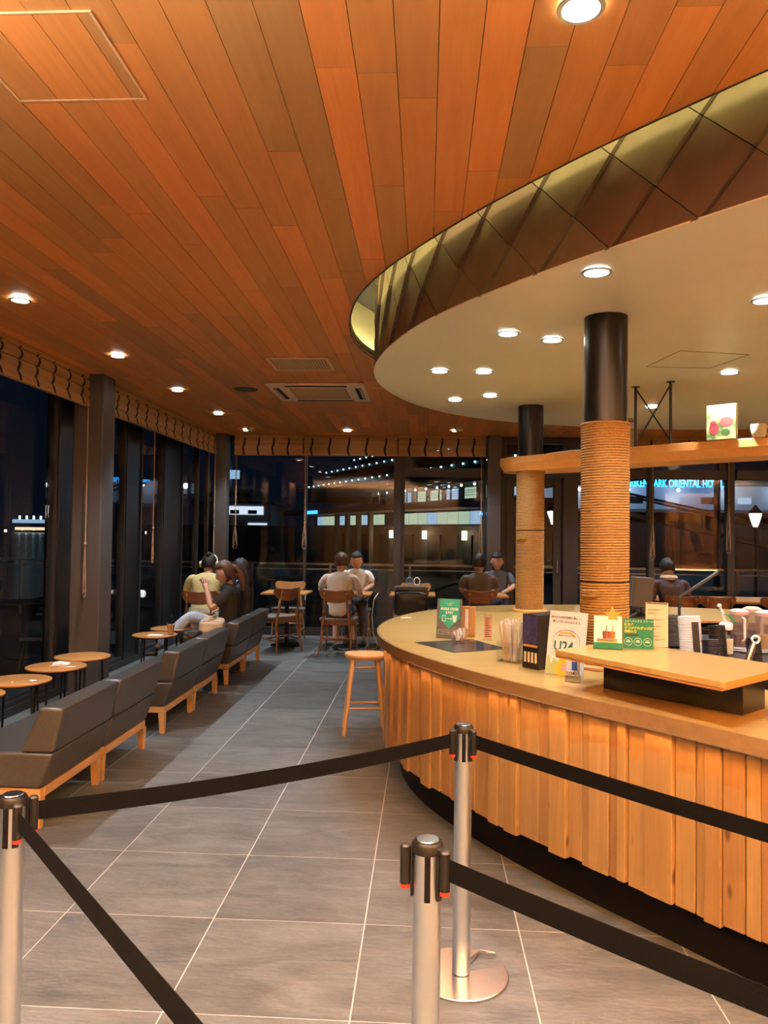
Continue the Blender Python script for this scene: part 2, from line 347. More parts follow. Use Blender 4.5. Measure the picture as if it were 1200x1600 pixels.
for i, (x, y) in enumerate(((2.45, 10.2), (4.0, 10.2), (5.6, 9.6))): downlight(x, y, CZ - .012, ('recessed downlight over the window ledge, below the hanging shelf line', 'recessed downlight over the window ledge, hidden past the photo block', 'recessed downlight at the right end of the window ledge')[i], 'downlights in the timber ceiling', PW)
dl = [('large drum downlight beside the big black column', .695, 3.208), ('drum downlight left of the pair before the far column', .436, 4.192), ('drum downlight right of the pair before the far column', .696, 4.331),
      ('drum downlight nearest the drum rim, left of four', .083, 5.174), ('drum downlight in the four, right near one', .38, 5.192), ('drum downlight in the four, left far one', .229, 6.295), ('drum downlight in the four, right far one', .497, 6.10),
      ('drum downlight at the right edge of the picture', 1.547, 3.604)]
for l, x, y in dl: downlight(x, y, DZ - .004, l, 'downlights in the beige drum', 21, size=100)
for (x, y), q_ in zip(((2.0, 5.2), (2.6, 3.6), (2.8, 6.3), (3.6, 4.8), (1.9, 6.6)), ('seen between the cross braced rods', 'past the right edge, near the bar front', 'hidden behind the photo block', 'past the right edge, over the middle of the bar', 'behind the big black column')): downlight(x, y, DZ - .004, 'drum downlight over the staff area, ' + q_, 'downlights over the staff area', 55, size=100)

# ------------------------------------------------------------------ shapes in plan
OPEN = catmull([(1.02,2.358),(.814,2.588),(.587,2.856),(.383,3.129),(.199,3.387),(-.10,3.876),(-.22,4.10),(-.41,4.573),(-.52,5.15),(-.53,5.75),(-.41,6.27),(-.05,7.0),(.55,7.65),(1.4,8.05),(2.7,8.3),(4.0,8.1),(5.05,7.1),(5.45,5.6),(5.25,4.1),(4.5,2.7),(3.5,1.85),(2.5,1.5),(1.75,1.68),(1.35,2.0)])
DRUM = catmull([(1.093,2.529),(.825,2.834),(.592,3.108),(.379,3.387),(.161,3.707),(-.063,4.124),(-.28,4.80),(-.346,5.35),(-.278,5.933),(-.005,6.688),(.57,7.37),(1.4,7.78),(2.6,8.03),(3.8,7.75),(4.8,6.85),(5.2,5.6),(5.0,4.2),(4.25,2.95),(3.4,2.15),(2.5,1.78),(1.85,1.90),(1.45,2.17)])
COUNT = catmull([(1.072,2.61),(.81,2.94),(.568,3.235),(.341,3.535),(.025,4.03),(-.18,4.47),(-.295,4.95),(-.315,5.42),(-.23,5.95),(-.08,6.35),(.15,6.7),(.45,6.98),(.88,7.2),(1.45,7.32),(2.2,7.28),(3.2,6.9),(4.0,6.0),(4.2,4.8),(3.95,3.6),(3.3,2.5),(2.6,1.95),(1.95,1.86),(1.42,2.2)])
OPEN, _ = resample(OPEN, n=240); DRUM, _ = resample(DRUM, n=240); COUNT, _ = resample(COUNT, n=240)
XL, XR, YN, YB = -3.35, 8.0, -3.0, 11.32      # room shell

# ------------------------------------------------------------------ floor: tiles are parts
fl = MB().box(XL - .1, YN, -.06, XR, YB + .1, -.0012).build('floor', M['grout'], smooth=0); struct(fl)
def inview(x, y, m=.06): return y > 1.6 and -.56 - m < x / y < .47 + m
cells = []
x0, y0 = .38 - 7 * .6, 3.06 - 11 * .6
i = 0
xs = [x0 + k * .6 for k in range(22)]; ys = [y0 + k * .6 for k in range(27)]
for x in xs:
    for y in ys:
        a, b, c, d = max(x, XL), max(y, YN), min(x + .6, XR), min(y + .6, YB)
        if c - a > .02 and d - b > .02: cells.append((a, b, c, d))
cells.sort(key=lambda q: (not inview((q[0] + q[2]) / 2, (q[1] + q[3]) / 2, .15), math.hypot((q[0] + q[2]) / 2, (q[1] + q[3]) / 2)))
g = .0026
rest = MB(); proto = {}
for k, (a, b, c, d) in enumerate(cells):
    if k < 290:
        key = (round(c - a, 3), round(d - b, 3))
        if key not in proto:
            o = MB().box(g, g, -.001, c - a - g, d - b - g, 0).build('tile', M['tile'], fl, smooth=0); proto[key] = o
        else:
            o = proto[key].copy(); link(o, fl)
        o.location = (a, b, random.uniform(-.0002, 0))
    else: rest.box(a + g, b + g, -.001, c - g, d - g, 0)
o = rest.build('far_tile_field', M['tile'], fl, smooth=0); o['kind'] = 'stuff'

# ------------------------------------------------------------------ ceiling: planks are parts
cl = MB(); oo, _ = resample(OPEN, n=240)
outer_ring = offset(oo, .16)
# backing slab made of the region outside the opening: strips
PWD = .1252
X0 = .1475
def openrange(x):
    ysx = []
    N = len(OPEN)
    for i in range(N):
        a, b = OPEN[i], OPEN[(i + 1) % N]
        if (a[0] - x) * (b[0] - x) <= 0 and a[0] != b[0]: ysx.append(a[1] + (b[1] - a[1]) * (x - a[0]) / (b[0] - a[0]))
    return (min(ysx), max(ysx)) if len(ysx) > 1 else None
OL = min(OPEN); OR = max(OPEN); ytl, ytr = OL[1], OR[1]
planks = []
k0 = int((XL - .1 - X0) // PWD); 
for k in range(k0, int((XR - X0) / PWD) + 1):
    xa, xb = X0 + k * PWD + .0012, X0 + (k + 1) * PWD - .0012
    xa = max(xa, XL - .12)
    r = random.Random(k * 17 + 5); y = YN - r.uniform(0, 1.5); cuts = []
    while y < YB + .3: cuts.append(y); y += r.choice((.9, 1.2, 1.5, 1.9, 2.3)) * r.uniform(.85, 1.15)
    cuts.append(YB + .3)
    sx = [xa + (xb - xa) * t / 12 for t in range(13)]
    rg = [openrange(x) for x in sx]
    for a, b in zip(cuts[:-1], cuts[1:]):
        a += .0012; b -= .0012
        a = max(a, YN)
        if b - a < .02: continue
        if not any(rg): planks.append(([(xa, a), (xb, a), (xb, b), (xa, b)], (a + b) / 2, (xa + xb) / 2)); continue
        yt = ytl if xa < 2 else ytr
        lo = [q[0] if q else yt for q in rg]; hi = [q[1] if q else yt for q in rg]
        if a < max(lo):
            top = [(x, min(b, l)) for x, l in zip(sx, lo) if l > a]
            if len(top) > 1: planks.append(([(top[0][0], a), (top[-1][0], a)] + top[::-1], (a + min(b, max(lo))) / 2, (xa + xb) / 2))
        if b > min(hi):
            bot = [(x, max(a, h)) for x, h in zip(sx, hi) if h < b]
            if len(bot) > 1: planks.append((bot + [(bot[-1][0], b), (bot[0][0], b)], (max(a, min(hi)) + b) / 2, (xa + xb) / 2))
planks.sort(key=lambda q: (not inview(q[2], q[1], .1), math.hypot(q[2], q[1])))
ceil_backing = MB()
for poly, y, x in planks: ceil_backing.prism(poly, CZ + .013, CZ + .03)
cb = ceil_backing.build('ceiling', M['void'], smooth=0); struct(cb)
rest = MB()
for k, (poly, y, x) in enumerate(planks):
    if k < 298: MB().prism(poly, CZ + random.uniform(0, .0012), CZ + .013).build('plank', M['ceil'], cb, smooth=0)
    else: rest.prism(poly, CZ, CZ + .013)
o = rest.build('far_plank_field', M['ceil'], cb, smooth=0); o['kind'] = 'stuff'
# roof slab above everything
struct(MB().box(XL - .6, YN - .2, 3.42, XR + .3, YB + .8, 3.6).build('roof', M['void'], smooth=0))

# rim of the opening, light cove and hidden strip
n = len(OPEN)
rim = MB(); ring(rim, offset(OPEN, .012), OPEN, CZ, CZ + .06)
tr = struct(rim.build('trim_1', M['olive'], smooth=50))
cv = MB(); lo = offset(OPEN, .012); hi_ = offset(OPEN, .15)
ring(cv, hi_, lo, CZ + .045, CZ + .055); ring(cv, offset(OPEN, .16), hi_, CZ + .05, 3.42)
cvo = cv.build('light_cove', M['cove'], tr, smooth=50)
led = MB(); e1 = offset(OPEN, .115); led.tube([(p[0], p[1], CZ + .075) for p in e1], .010, 6, closed=True)
led.build('led_strip', glow('cove_led', (1.0, .84, .42), 20), tr)

# drum
drum = MB(); ctr = (2.3, 4.8)
drum.prism(offset(DRUM, -.012), DZ, DZ + .02)
dr = drum.build('ceiling_drum', M['soffit'], smooth=0); struct(dr)
bk = MB(); ring(bk, offset(DRUM, -.012), offset(DRUM, -.03), DZ + .0201, 3.42); bk.build('drum_backing', M['void'], dr)
rimb = MB(); ring(rimb, offset(DRUM, .022), offset(DRUM, -.012), DZ - .001, DZ + .006); rimb.build('drum_rim', M['soffit'], dr)
DC = Curve(DRUM); T0 = None
# find parameter of the point nearest (0.592,3.108)
ts = np.linspace(0, DC.L, 2000); T0 = min(ts, key=lambda t: (DC.at(t) - Vector((.592, 3.108))).length)
ncol = int(round(DC.L / .365)); W = DC.L / ncol; hh = W / 2
def clipz(poly, z0, z1):
    for zc, sg in ((z0, 1), (z1, -1)):
        out = []
        for i in range(len(poly)):
            a, b = poly[i - 1], poly[i]; da, db = (a[1] - zc) * sg, (b[1] - zc) * sg
            if (da >= 0) != (db >= 0):
                t = da / (da - db); out.append(tuple(a[q] + (b[q] - a[q]) * t for q in range(3)))
            if db >= 0: out.append(b)
        poly = out
        if not poly: return poly
    return poly
# direction of growing t on screen
tdir = 1 if DC.at(T0 + .3).y < DC.at(T0).y else -1
rows = int((3.40 - DZ) / hh) + 2
restm = MB()
for c in range(ncol):
    for r in range(-1, rows):
        s0 = (c + (.5 if r % 2 else 0)) * W; z0 = DZ + r * hh
        gq = .0026
        # diamond: corners left, bottom, right, top ; third value = how far it stands proud
        poly = [(s0 - W / 2 + gq, z0, .004), (s0, z0 - hh + gq, .022), (s0 + W / 2 - gq, z0, .024), (s0, z0 + hh - gq, .003)]
        poly = clipz(poly, DZ + .0, 3.40)
        if len(poly) < 3: continue
        V0, V1 = [], []
        for s, z, p in poly:
            t = T0 + tdir * s; q = DC.at(t); nn = DC.nrm(t)
            V0.append((q.x + nn.x * (p), q.y + nn.y * (p), z)); V1.append((q.x - nn.x * .004, q.y - nn.y * .004, z))
        mb = MB(); m_ = len(poly)
        mb.add(V0 + V1, [tuple(range(m_)), tuple(range(2 * m_ - 1, m_ - 1, -1))] + [(i, (i + 1) % m_, m_ + (i + 1) % m_, m_ + i) for i in range(m_)])
        q = DC.at(T0 + tdir * s0)
        vis = q.x < 1.6 and q.y < 6.2
        mt = M['shingle'] if (c * 3 + r * 2 + (r % 2)) % 5 not in (1, 3) else M['shingle2']
        if vis: mb.build('shingle', mt, dr, smooth=0)
        else: restm.v, restm.f = restm.v + mb.v, restm.f + [tuple(len(restm.v) + i for i in f) for f in mb.f]
o = restm.build('hidden_shingle_field', M['shingle'], dr, smooth=0); o['kind'] = 'stuff'
# access hatch in the drum, thin recessed seam
hq = [(1.414,5.044),(1.487,4.604),(1.921,4.701),(1.833,5.079)]
hp = MB()
for i in range(4):
    a, b = Vector(hq[i]), Vector(hq[(i + 1) % 4]); d = (b - a).normalized() * .003; n_ = Vector((d.y, -d.x))
    hp.add([(*(a - n_), DZ - .0015), (*(b - n_), DZ - .0015), (*(b + n_), DZ - .0015), (*(a + n_), DZ - .0015)] + [(*(a - n_), DZ + .002), (*(b - n_), DZ + .002), (*(b + n_), DZ + .002), (*(a + n_), DZ + .002)], [(0,1,2,3),(7,6,5,4),(0,4,5,1),(1,5,6,2),(2,6,7,3),(3,7,4,0)])
hp.build('hatch_seam', M['walnut'], dr, smooth=0)

# ------------------------------------------------------------------ walls: window fronts on the left and at the back
wl = MB(); wl.box(XL - .16, YN, -.02, XL, YB + .1, .07); wl.box(XL - .16, YN, CZ - .02, XL, YB + .1, CZ + .4)
struct(wl.build('wall_left', M['frame'], smooth=0, bevel=.003))
wb = MB(); wb.box(XL, YB, -.02, XR, YB + .14, .075); wb.box(XL, YB, CZ - .02, XR, YB + .14, CZ + .4)
struct(wb.build('wall_back', M['frame'], smooth=0, bevel=.003))
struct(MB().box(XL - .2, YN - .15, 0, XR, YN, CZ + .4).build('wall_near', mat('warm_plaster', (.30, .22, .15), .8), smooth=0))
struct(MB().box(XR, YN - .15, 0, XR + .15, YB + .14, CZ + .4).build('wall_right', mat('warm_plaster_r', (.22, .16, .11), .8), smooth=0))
wi = [0]
def window(name, fr, panes):
    wi[0] += 1; m = MB()
    for f in fr: m.box(*f)
    o = m.build('window_%d' % wi[0], M['frame'], smooth=0, bevel=.002); struct(o)
    for p in panes: MB().box(*p).build('pane', M['glass'], o, smooth=0)
    return o
# left front: deep fins at these Y, glass between
fins = [(2.0, 2.35), (4.3, 4.65), (6.92, 7.31), (8.50, 8.93), (9.71, 10.49), ]
ys_ = [YN, 2.0, 2.35, 4.3, 4.65, 6.90, 7.32, 8.50, 8.94, 9.75, 10.48, 11.32]
for a, b in ((YN, 2.0), (2.35, 4.3), (4.65, 6.90), (7.32, 8.50), (8.94, 9.75), (10.48, 11.30)):
    fr = [(XL - .10, a, .07, XL - .02, a + .03, CZ - .02), (XL - .10, b - .03, .07, XL - .02, b, CZ - .02), (XL - .10, a + .03, .07, XL - .02, b - .03, .11), (XL - .10, a + .03, CZ - .10, XL - .02, b - .03, CZ - .02)]
    window('w', fr, [(XL - .066, a + .03, .11, XL - .054, b - .03, CZ - .10)])
for a, b in ((2.0, 2.35), (4.3, 4.65), (6.90, 7.32), (8.50, 8.94), (9.75, 10.48)):
    m = MB(); m.box(XL - .14, a + .001, .07, XL - .01, b - .001, CZ - .02)
    o = struct(m.build('trim_2', M['finblack'], smooth=0, bevel=.003)); MB().box(XL - .01, b - .035, .071, XL + .006, b - .001, CZ - .021).build('edge_strip', M['frame'], o, smooth=0)
# square pillars
def pillar(nm, x0, y0, x1, y1, label):
    o = MB().box(x0, y0, 0, x1, y1, CZ).build('pillar', M['pillar'], smooth=0, bevel=.012, seg=3); struct(o); o['label'] = label; return o
pillar('p', XL + .12, 6.87, -2.95, 7.14, 'square grey steel pillar between the two left blinds')
pillar('p', XL + .12, 4.9 - 2.2, -2.95, 2.97, 'square grey steel pillar at the near end of the left windows')
pillar('p', -3.10, 11.10, -2.91, 11.31, 'square grey steel pillar in the left back corner')
pillar('p', .885, 11.12, 1.08, 11.31, 'square grey steel pillar right of the back blinds, beside the door')
# back front
Y1, Y2 = YB + .02, YB + .10
gy0, gy1 = YB + .055, YB + .067
window('w', [(-3.30, Y1, .075, -3.25, Y2, CZ - .02), (-1.80, Y1, .075, -1.765, Y2, CZ - .02), (-3.25, Y1, .075, -1.80, Y2, .115), (-3.25, Y1, CZ - .1, -1.80, Y2, CZ - .02)], [(-3.25, gy0, .115, -1.80, gy1, CZ - .1)])
window('w', [(-.47, Y1 - .05, .075, -.36, Y2, CZ - .02), (-1.764, Y1, .075, -.47, Y2, .115), (-1.764, Y1, CZ - .1, -.47, Y2, CZ - .02)], [(-1.764, gy0, .115, -.47, gy1, CZ - .1)])
window('w', [(-.359, Y1, .075, -.31, Y2, CZ - .02), (.84, Y1, .075, .884, Y2, CZ - .02), (-.31, Y1 - .03, 2.355, .84, Y2, 2.487), (-.31, Y1, .075, .84, Y2, .115), (-.31, Y1, CZ - .1, .84, Y2, CZ - .02), (-.31, Y1 - .03, 2.488, -.22, Y2, 2.66)],
       [(-.31, gy0, .115, .84, gy1, 2.355), (-.22, gy0, 2.487, .84, gy1, CZ - .1)])
# door beside the pillar
dm = MB(); dm.box(1.09, Y1 - .06, 0, 1.17, Y2, CZ - .02); dm.box(1.99, Y1 - .06, 0, 2.20, Y2, CZ - .02); dm.box(1.17, Y1 - .06, 2.36, 1.99, Y2, 2.62); dm.box(1.17, Y1 - .06, CZ - .1, 1.99, Y2, CZ - .02)
dr_ = struct(dm.build('door_1', M['frame'], smooth=0, bevel=.004))
lf = MB(); lf.box(1.18, Y1, .02, 1.29, Y2 - .02, 2.35); lf.box(1.86, Y1, .02, 1.98, Y2 - .02, 2.35); lf.box(1.29, Y1, .02, 1.86, Y2 - .02, .16); lf.box(1.29, Y1, 2.23, 1.86, Y2 - .02, 2.35)
lf.build('door_leaf', M['frame'], dr_, smooth=0, bevel=.003)
MB().box(1.29, gy0, .16, 1.86, gy1, 2.23).build('pane', M['glass'], dr_, smooth=0)
MB().box(1.17, gy0, 2.62, 1.99, gy1, CZ - .1).build('pane', M['glass'], dr_, smooth=0)
hd = MB(); hd.tube([(1.91, Y1 - .002, .98), (1.91, Y1 - .05, .98), (1.91, Y1 - .05, 1.16), (1.91, Y1 - .002, 1.16)], .009, 10); hd.build('door_handle', M['chrome'], dr_)
# right of the door
for a, b, wd in ((2.20, 3.21, .0), (3.285, 4.32, 0), (4.46, 5.6, 0), (5.7, 6.8, 0), (6.9, 7.99, 0)):
    nw = .075 if b < 4 else .14
    b2 = b + (nw if b < 7 else 0)
    fr = [(b, Y1 - .05, .075, b2 if b2 > b else b + .005, Y2, CZ - .02), (a, Y1 - .03, 2.355, b, Y2, 2.487), (a, Y1, .075, b, Y2, .115), (a, Y1, CZ - .1, b, Y2, CZ - .02), (b - .10, Y1 - .0, 2.487, b, Y2, CZ - .1)]
    if b < 7: fr[0] = (b, Y1 - .05, .075, b + (.075 if b < 4 else .10), Y2, CZ - .02)
    window('w', fr, [(a, gy0, .115, b, gy1, 2.355), (a, gy0, 2.487, b - .1, gy1, CZ - .1)])

# ------------------------------------------------------------------ blinds
def blind(axis, fixed, a, b, tapes, label, cords, wavy=.012, zb=2.645):
    t = root('bamboo_blind', ((a + b) / 2, fixed, CZ) if axis == 0 else (fixed, (a + b) / 2, CZ), 0, label, 'blind', 'bamboo roman blinds above the windows')
    c = (a + b) / 2; a -= c; b -= c; mm = M['bamboo'] if axis == 0 else M['bamboo_y']; sg = -1 if axis == 0 else 1   # side facing the room
    def bx(m, u0, v0, z0, u1, v1, z1):
        return m.box(u0, v0, z0, u1, v1, z1) if axis == 0 else m.box(v0, u0, z0, v1, u1, z1)
    h = MB(); bx(h, a, -.03, -.05, b, .03, -.001); h.build('head_rail', mm, t, smooth=0, bevel=.003)
    ZZ = zb - CZ; m = MB(); rr = random.Random(int(a * 100) + 3); z = -.052; k = 0
    prof = []
    while z > ZZ + .03:
        hgt = rr.uniform(.011, .017); f = ((-.052 - z) / (-.052 - ZZ))
        d = .012 + .022 * abs(math.sin(f * 9.4)) ** .6
        y0 = sg * d; bx(m, a + .004, min(y0 - .004, y0 + .004), z - hgt + .0015, b - .004, max(y0 - .004, y0 + .004), z); prof.append((z - hgt / 2, y0 + sg * .005)); z -= hgt
    o = m.build('reed_slats', mm, t, smooth=0); o['kind'] = 'stuff'
    br = MB(); bx(br, a, -.008 if sg > 0 else -.04, ZZ, b, .04 if sg > 0 else .008, ZZ + .03); br.build('bottom_bar', mm, t, smooth=0, bevel=.004)
    prof = [(-.04, sg * .032)] + prof + [(ZZ + .004, sg * .044)]
    for u in tapes:
        u -= c; m = MB(); pts = []
        for i, (zz, v) in enumerate(prof):
            du = wavy * math.sin(i / len(prof) * 6.5 + .5)
            p0 = (u + du - .014, v + sg * .003, zz); p1 = (u + du + .014, v + sg * .003, zz)
            if axis == 1: p0, p1 = (p0[1], p0[0], p0[2]), (p1[1], p1[0], p1[2])
            pts += [p0, p1]
        q = [(p[0] + (0 if axis == 0 else -.004 * sg), p[1] + (-.004 * sg if axis == 0 else 0), p[2]) for p in pts]
        nn = len(prof); fs = []
        for i in range(nn - 1):
            A = 2 * i; B = 2 * nn + 2 * i
            fs += [(A, A + 1, A + 3, A + 2), (B + 2, B + 3, B + 1, B), (A, A + 2, B + 2, B), (A + 3, A + 1, B + 1, B + 3)]
        m.add(pts + q, fs + [(0, 2 * nn, 2 * nn + 1, 1), (2 * nn - 2, 2 * nn - 1, 4 * nn - 1, 4 * nn - 2)]); m.build('tape', M['tape'], t, smooth=30)
    for u, zt, zl in cords:      # pull cord with a knot and a gathered loop
        u -= c; m = MB(); P_ = lambda du, z: ((u + du, sg * .05, z - CZ) if axis == 0 else (sg * .05, u + du, z - CZ))
        m.tube([P_(.004, zb), P_(.006, zt)], .0032, 6); m.tube([P_(-.006, zb), P_(-.002, zt)], .0032, 6)
        m.tube([P_(0, zt), P_(-.022, zt - (zt - zl) * .45), P_(-.034, zl + .03), P_(-.016, zl), P_(.012, zl), P_(.03, zl + .04), P_(.018, zt - (zt - zl) * .4), P_(0, zt)], .0035, 6)
        m.tube([P_(0, zt), P_(.014, zt - (zt - zl) * .45), P_(-.026, zl + .08), P_(-.01, zl + .04), P_(.02, zl + .07), P_(.004, zt - (zt - zl) * .4), P_(0, zt)], .0035, 6)
        m.ball(P_(0, zt), .014, 8, 6); m.build('pull_cord', M['cord'], t)
    return t
BY = 11.25; BX = -3.10
blind(0, BY, -2.83, -1.81, [-2.686, -2.471, -2.251, -2.028], 'bamboo blind in the left bay of the back windows, next to the corner pillar', [(-2.79, 1.62, 1.27)])
blind(0, BY, -1.80, -.42, [-1.68, -1.416, -1.137, -.873, -.596], 'bamboo blind in the wide middle bay of the back windows', [(-1.765, 1.66, 1.28)])
blind(0, BY, -.41, .87, [-.245, -.011, .222, .454, .686], 'bamboo blind between the black mullion and the right back pillar', [(.80, 1.80, 1.12)])
blind(0, BY, 2.25, 4.35, [2.4 + .27 * i for i in range(8)], 'bamboo blind above the windows behind the hanging shelf', [(3.24, 1.76, 1.20), (4.30, 2.05, 1.30)], zb=2.70)
blind(0, BY, 4.46, 6.8, [4.6 + .27 * i for i in range(9)], 'bamboo blind at the right end of the back windows', [], zb=2.70)
tp = [6.70 - .268 * i for i in range(15)]
blind(1, BX, 2.98, 6.84, tp, 'long bamboo blind on the left windows nearest the camera', [(6.78, 1.40, .92)], .018)
blind(1, BX, 7.16, 11.08, [7.48, 7.74, 8.0, 8.28, 8.62, 8.92, 9.22, 9.52, 9.84, 10.17, 10.44, 10.69, 10.99], 'long bamboo blind on the left windows beyond the pillar', [(8.50, 1.55, 1.16), (11.0, 1.58, 1.10)], .018)

# ------------------------------------------------------------------ ceiling fittings
t = root('ceiling_cassette_unit', (-1.07, 7.72, CZ), 0, 'square cassette air conditioner with four slots in the timber ceiling', 'air conditioner')
MB().prism([(-.48, -.48), (.48, -.48), (.48, .48), (-.48, .48)], -.022, -.001).build('face_plate', mat('ac_face', (.88, .66, .46), .5), t, smooth=0, bevel=.01)
m = MB()
for a in range(4):
    R_ = Matrix.Rotation(a * PI / 2, 4, 'Z'); m.xf(R_); m.box(-.30, -.43, -.026, .30, -.37, -.0225)
m.xf(None); m.build('air_slot', M['void'], t, smooth=0)
m = MB()
for a in range(4):
    R_ = Matrix.Rotation(a * PI / 2, 4, 'Z'); m.xf(R_); m.hexa([(-.29, -.43, -.03), (.29, -.43, -.03), (.29, -.42, -.03), (-.29, -.42, -.03)], [(-.29, -.405, -.023), (.29, -.405, -.023), (.29, -.395, -.023), (-.29, -.395, -.023)])
m.xf(None); m.build('vane', mat('ac_vane', (.5, .33, .2), .5), t, smooth=0)
m = MB()
m.box(-.28, -.28, -.026, .28, .28, -.0225); m.build('intake_panel', mat('ac_int', (.42, .29, .18), .6), t, smooth=0, bevel=.004)
m = MB()
for i in range(17): m.box(-.26, -.26 + i * .0315, -.030, .26, -.26 + i * .0315 + .012, -.0262)
m.build('grille_bars', mat('ac_bar', (.55, .37, .22), .6), t, smooth=0)
t = root('ceiling_vent', (-1.06, 6.42, CZ), 0, 'slatted rectangular air grille set in the ceiling before the cassette unit', 'vent')
m = MB(); w_, h_ = .26, .235
m.box(-w_, -h_, -.012, w_, -h_ + .025, -.001); m.box(-w_, h_ - .025, -.012, w_, h_, -.001); m.box(-w_, -h_ + .025, -.012, -w_ + .025, h_ - .025, -.001); m.box(w_ - .025, -h_ + .025, -.012, w_, h_ - .025, -.001)
m.build('frame', mat('vent_frame', (.8, .52, .3), .5), t, smooth=0, bevel=.002)
MB().box(-w_ + .02, -h_ + .02, -.003, w_ - .02, h_ - .02, -.001).build('backing', M['void'], t, smooth=0)
for i in range(19):
    x = -w_ + .038 + i * .0245; MB().hexa([(x, -h_ + .025, -.013), (x + .003, -h_ + .025, -.013), (x + .003, h_ - .025, -.013), (x, h_ - .025, -.013)], [(x + .012, -h_ + .025, -.004), (x + .015, -h_ + .025, -.004), (x + .015, h_ - .025, -.004), (x + .012, h_ - .025, -.004)]).build('slat', mat('vent_slat', (.6, .38, .2), .5) if i == 0 else bpy.data.materials['vent_slat'], t, smooth=0)
t = root('ceiling_speaker', (-1.81, 7.60, CZ), 0, 'round dark speaker grille in the ceiling left of the cassette unit', 'speaker')
MB().lathe([(.105, -.010), (.118, -.006), (.12, -.001)], 32).build('bezel', M['frame'], t)
MB().lathe([(0, -.0145), (.06, -.0135), (.104, -.0105)], 32).build('grille', mat('spk', (.09, .06, .045), .8), t)
for x, y, l in ((-2.42, 10.45, 'white smoke detector in the left back corner of the ceiling'), (.42, 10.3, 'white smoke detector beside the right back downlight')):
    t = root('smoke_detector', (x, y, CZ), 0, l, 'smoke detector', None)
    MB().lathe([(.030, -.055), (.036, -.05), (.036, -.03), (.05, -.028), (.05, -.001)], 24).build('housing', M['cream'], t)
t = root('access_panel', (-1.14, 2.23, CZ), 0, 'flush timber access panel with pale edge strips in the upper left ceiling', 'panel')
for k in range(4):
    x_ = -.205 + k * .1252; x2_ = min(x_ + .1228, .205)
    if x2_ - x_ > .01: MB().box(x_, -.205, -.004, x2_, .205, -.0005).build('plank', M['ceil'], t, smooth=0)
M['strip'] = wood('pale_strip', ((.85, .48, .22), (.9, .55, .27)), 1, 6, .4, 10)
m = MB(); m.box(.207, -.21, -.006, .215, .215, -.0005); m.box(-.215, .207, -.006, .2065, .215, -.0005); m.box(-.215, -.215, -.006, -.207, .2065, -.0005); m.box(-.2065, -.215, -.006, .215, -.2105, -.0005)
m.build('edge_strip', M['strip'], t, smooth=0)
t = root('small_access_panel', (-.33, 7.42, CZ), 0, 'narrow access panel outline in the ceiling right of the cassette unit', 'panel')
m = MB(); m.box(-.19, -.02, -.004, .19, -.012, -.0005); m.box(-.19, .18, -.004, .19, .188, -.0005); m.box(-.04, -.011, -.004, -.032, .179, -.0005); m.build('edge_strip', M['honey'], t, smooth=0)

# ------------------------------------------------------------------ the round bar counter
IN = catmull([(1.22,3.9),(1.16,4.6),(1.28,5.35),(1.75,5.95),(2.5,6.05),(3.2,5.5),(3.4,4.6),(3.2,3.6),(2.7,2.9),(2.1,2.75),(1.62,3.2)])
IN, _ = resample(IN, n=240)
# start both loops at matching angles
def align(P, c):
    a = [math.atan2(p[1] - c[1], p[0] - c[0]) for p in P]; i = a.index(min(a)); P = P[i:] + P[:i]
    A = sum(P[i][0] * P[(i + 1) % len(P)][1] - P[(i + 1) % len(P)][0] * P[i][1] for i in range(len(P)))
    if A < 0: P = [P[0]] + P[1:][::-1]
    an = np.unwrap([math.atan2(p[1] - c[1], p[0] - c[0]) for p in P]); t = np.linspace(-PI, PI, 241)[:-1]
    an = an - an[0]; t = t + PI
    xs_ = np.interp(t, list(an) + [2 * PI], [p[0] for p in P] + [P[0][0]]); ys_ = np.interp(t, list(an) + [2 * PI], [p[1] for p in P] + [P[0][1]])
    return list(zip(xs_.tolist(), ys_.tolist()))
cc = (2.0, 4.6)
CO, CI = align(COUNT, cc), align(IN, cc)
counter = root('bar_counter', (1.9, 4.6, 0), 0, 'long curved bar counter faced with upright cedar boards over a black plinth', 'counter')
off = Matrix.Translation((-1.9, -4.6, 0))
def cpart(mb, *a, **k):
    mb.v = [tuple(off @ Vector(p)) for p in mb.v]; return mb.build(*a, parent=counter, **k)
m = MB(); ring(m, offset(CO, -.012), CI, CT - .012, CT); cpart(m, 'worktop', M['oak'], smooth=30)
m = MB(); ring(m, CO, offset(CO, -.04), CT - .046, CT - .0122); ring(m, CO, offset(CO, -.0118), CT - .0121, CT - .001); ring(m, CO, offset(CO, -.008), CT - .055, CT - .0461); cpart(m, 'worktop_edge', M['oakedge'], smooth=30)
m = MB(); ring(m, offset(CO, -.03), offset(CI, .02), CT - .07, CT - .047); cpart(m, 'subtop', M['void'], smooth=30)
m = MB(); ring(m, offset(CO, -.165), offset(CO, -.20), 0, .24); cpart(m, 'plinth', M['black'], smooth=30)
m = MB(); ring(m, offset(CO, -.09), offset(CO, -.11), .2, CT - .07); cpart(m, 'carcass', M['black'], smooth=30)
m = MB(); ring(m, offset(CI, .03), offset(CI, .01), 0, CT - .07); cpart(m, 'inner_panel', M['black'], smooth=30)
m = MB(); m.tube([(p[0], p[1], CT - .050) for p in offset(CO, -.019)], .003, 6, closed=True); cpart(m, 'light_strip', glow('amber_led', (1, .42, .15), 45))
CC = Curve(offset(CO, -.09)); 
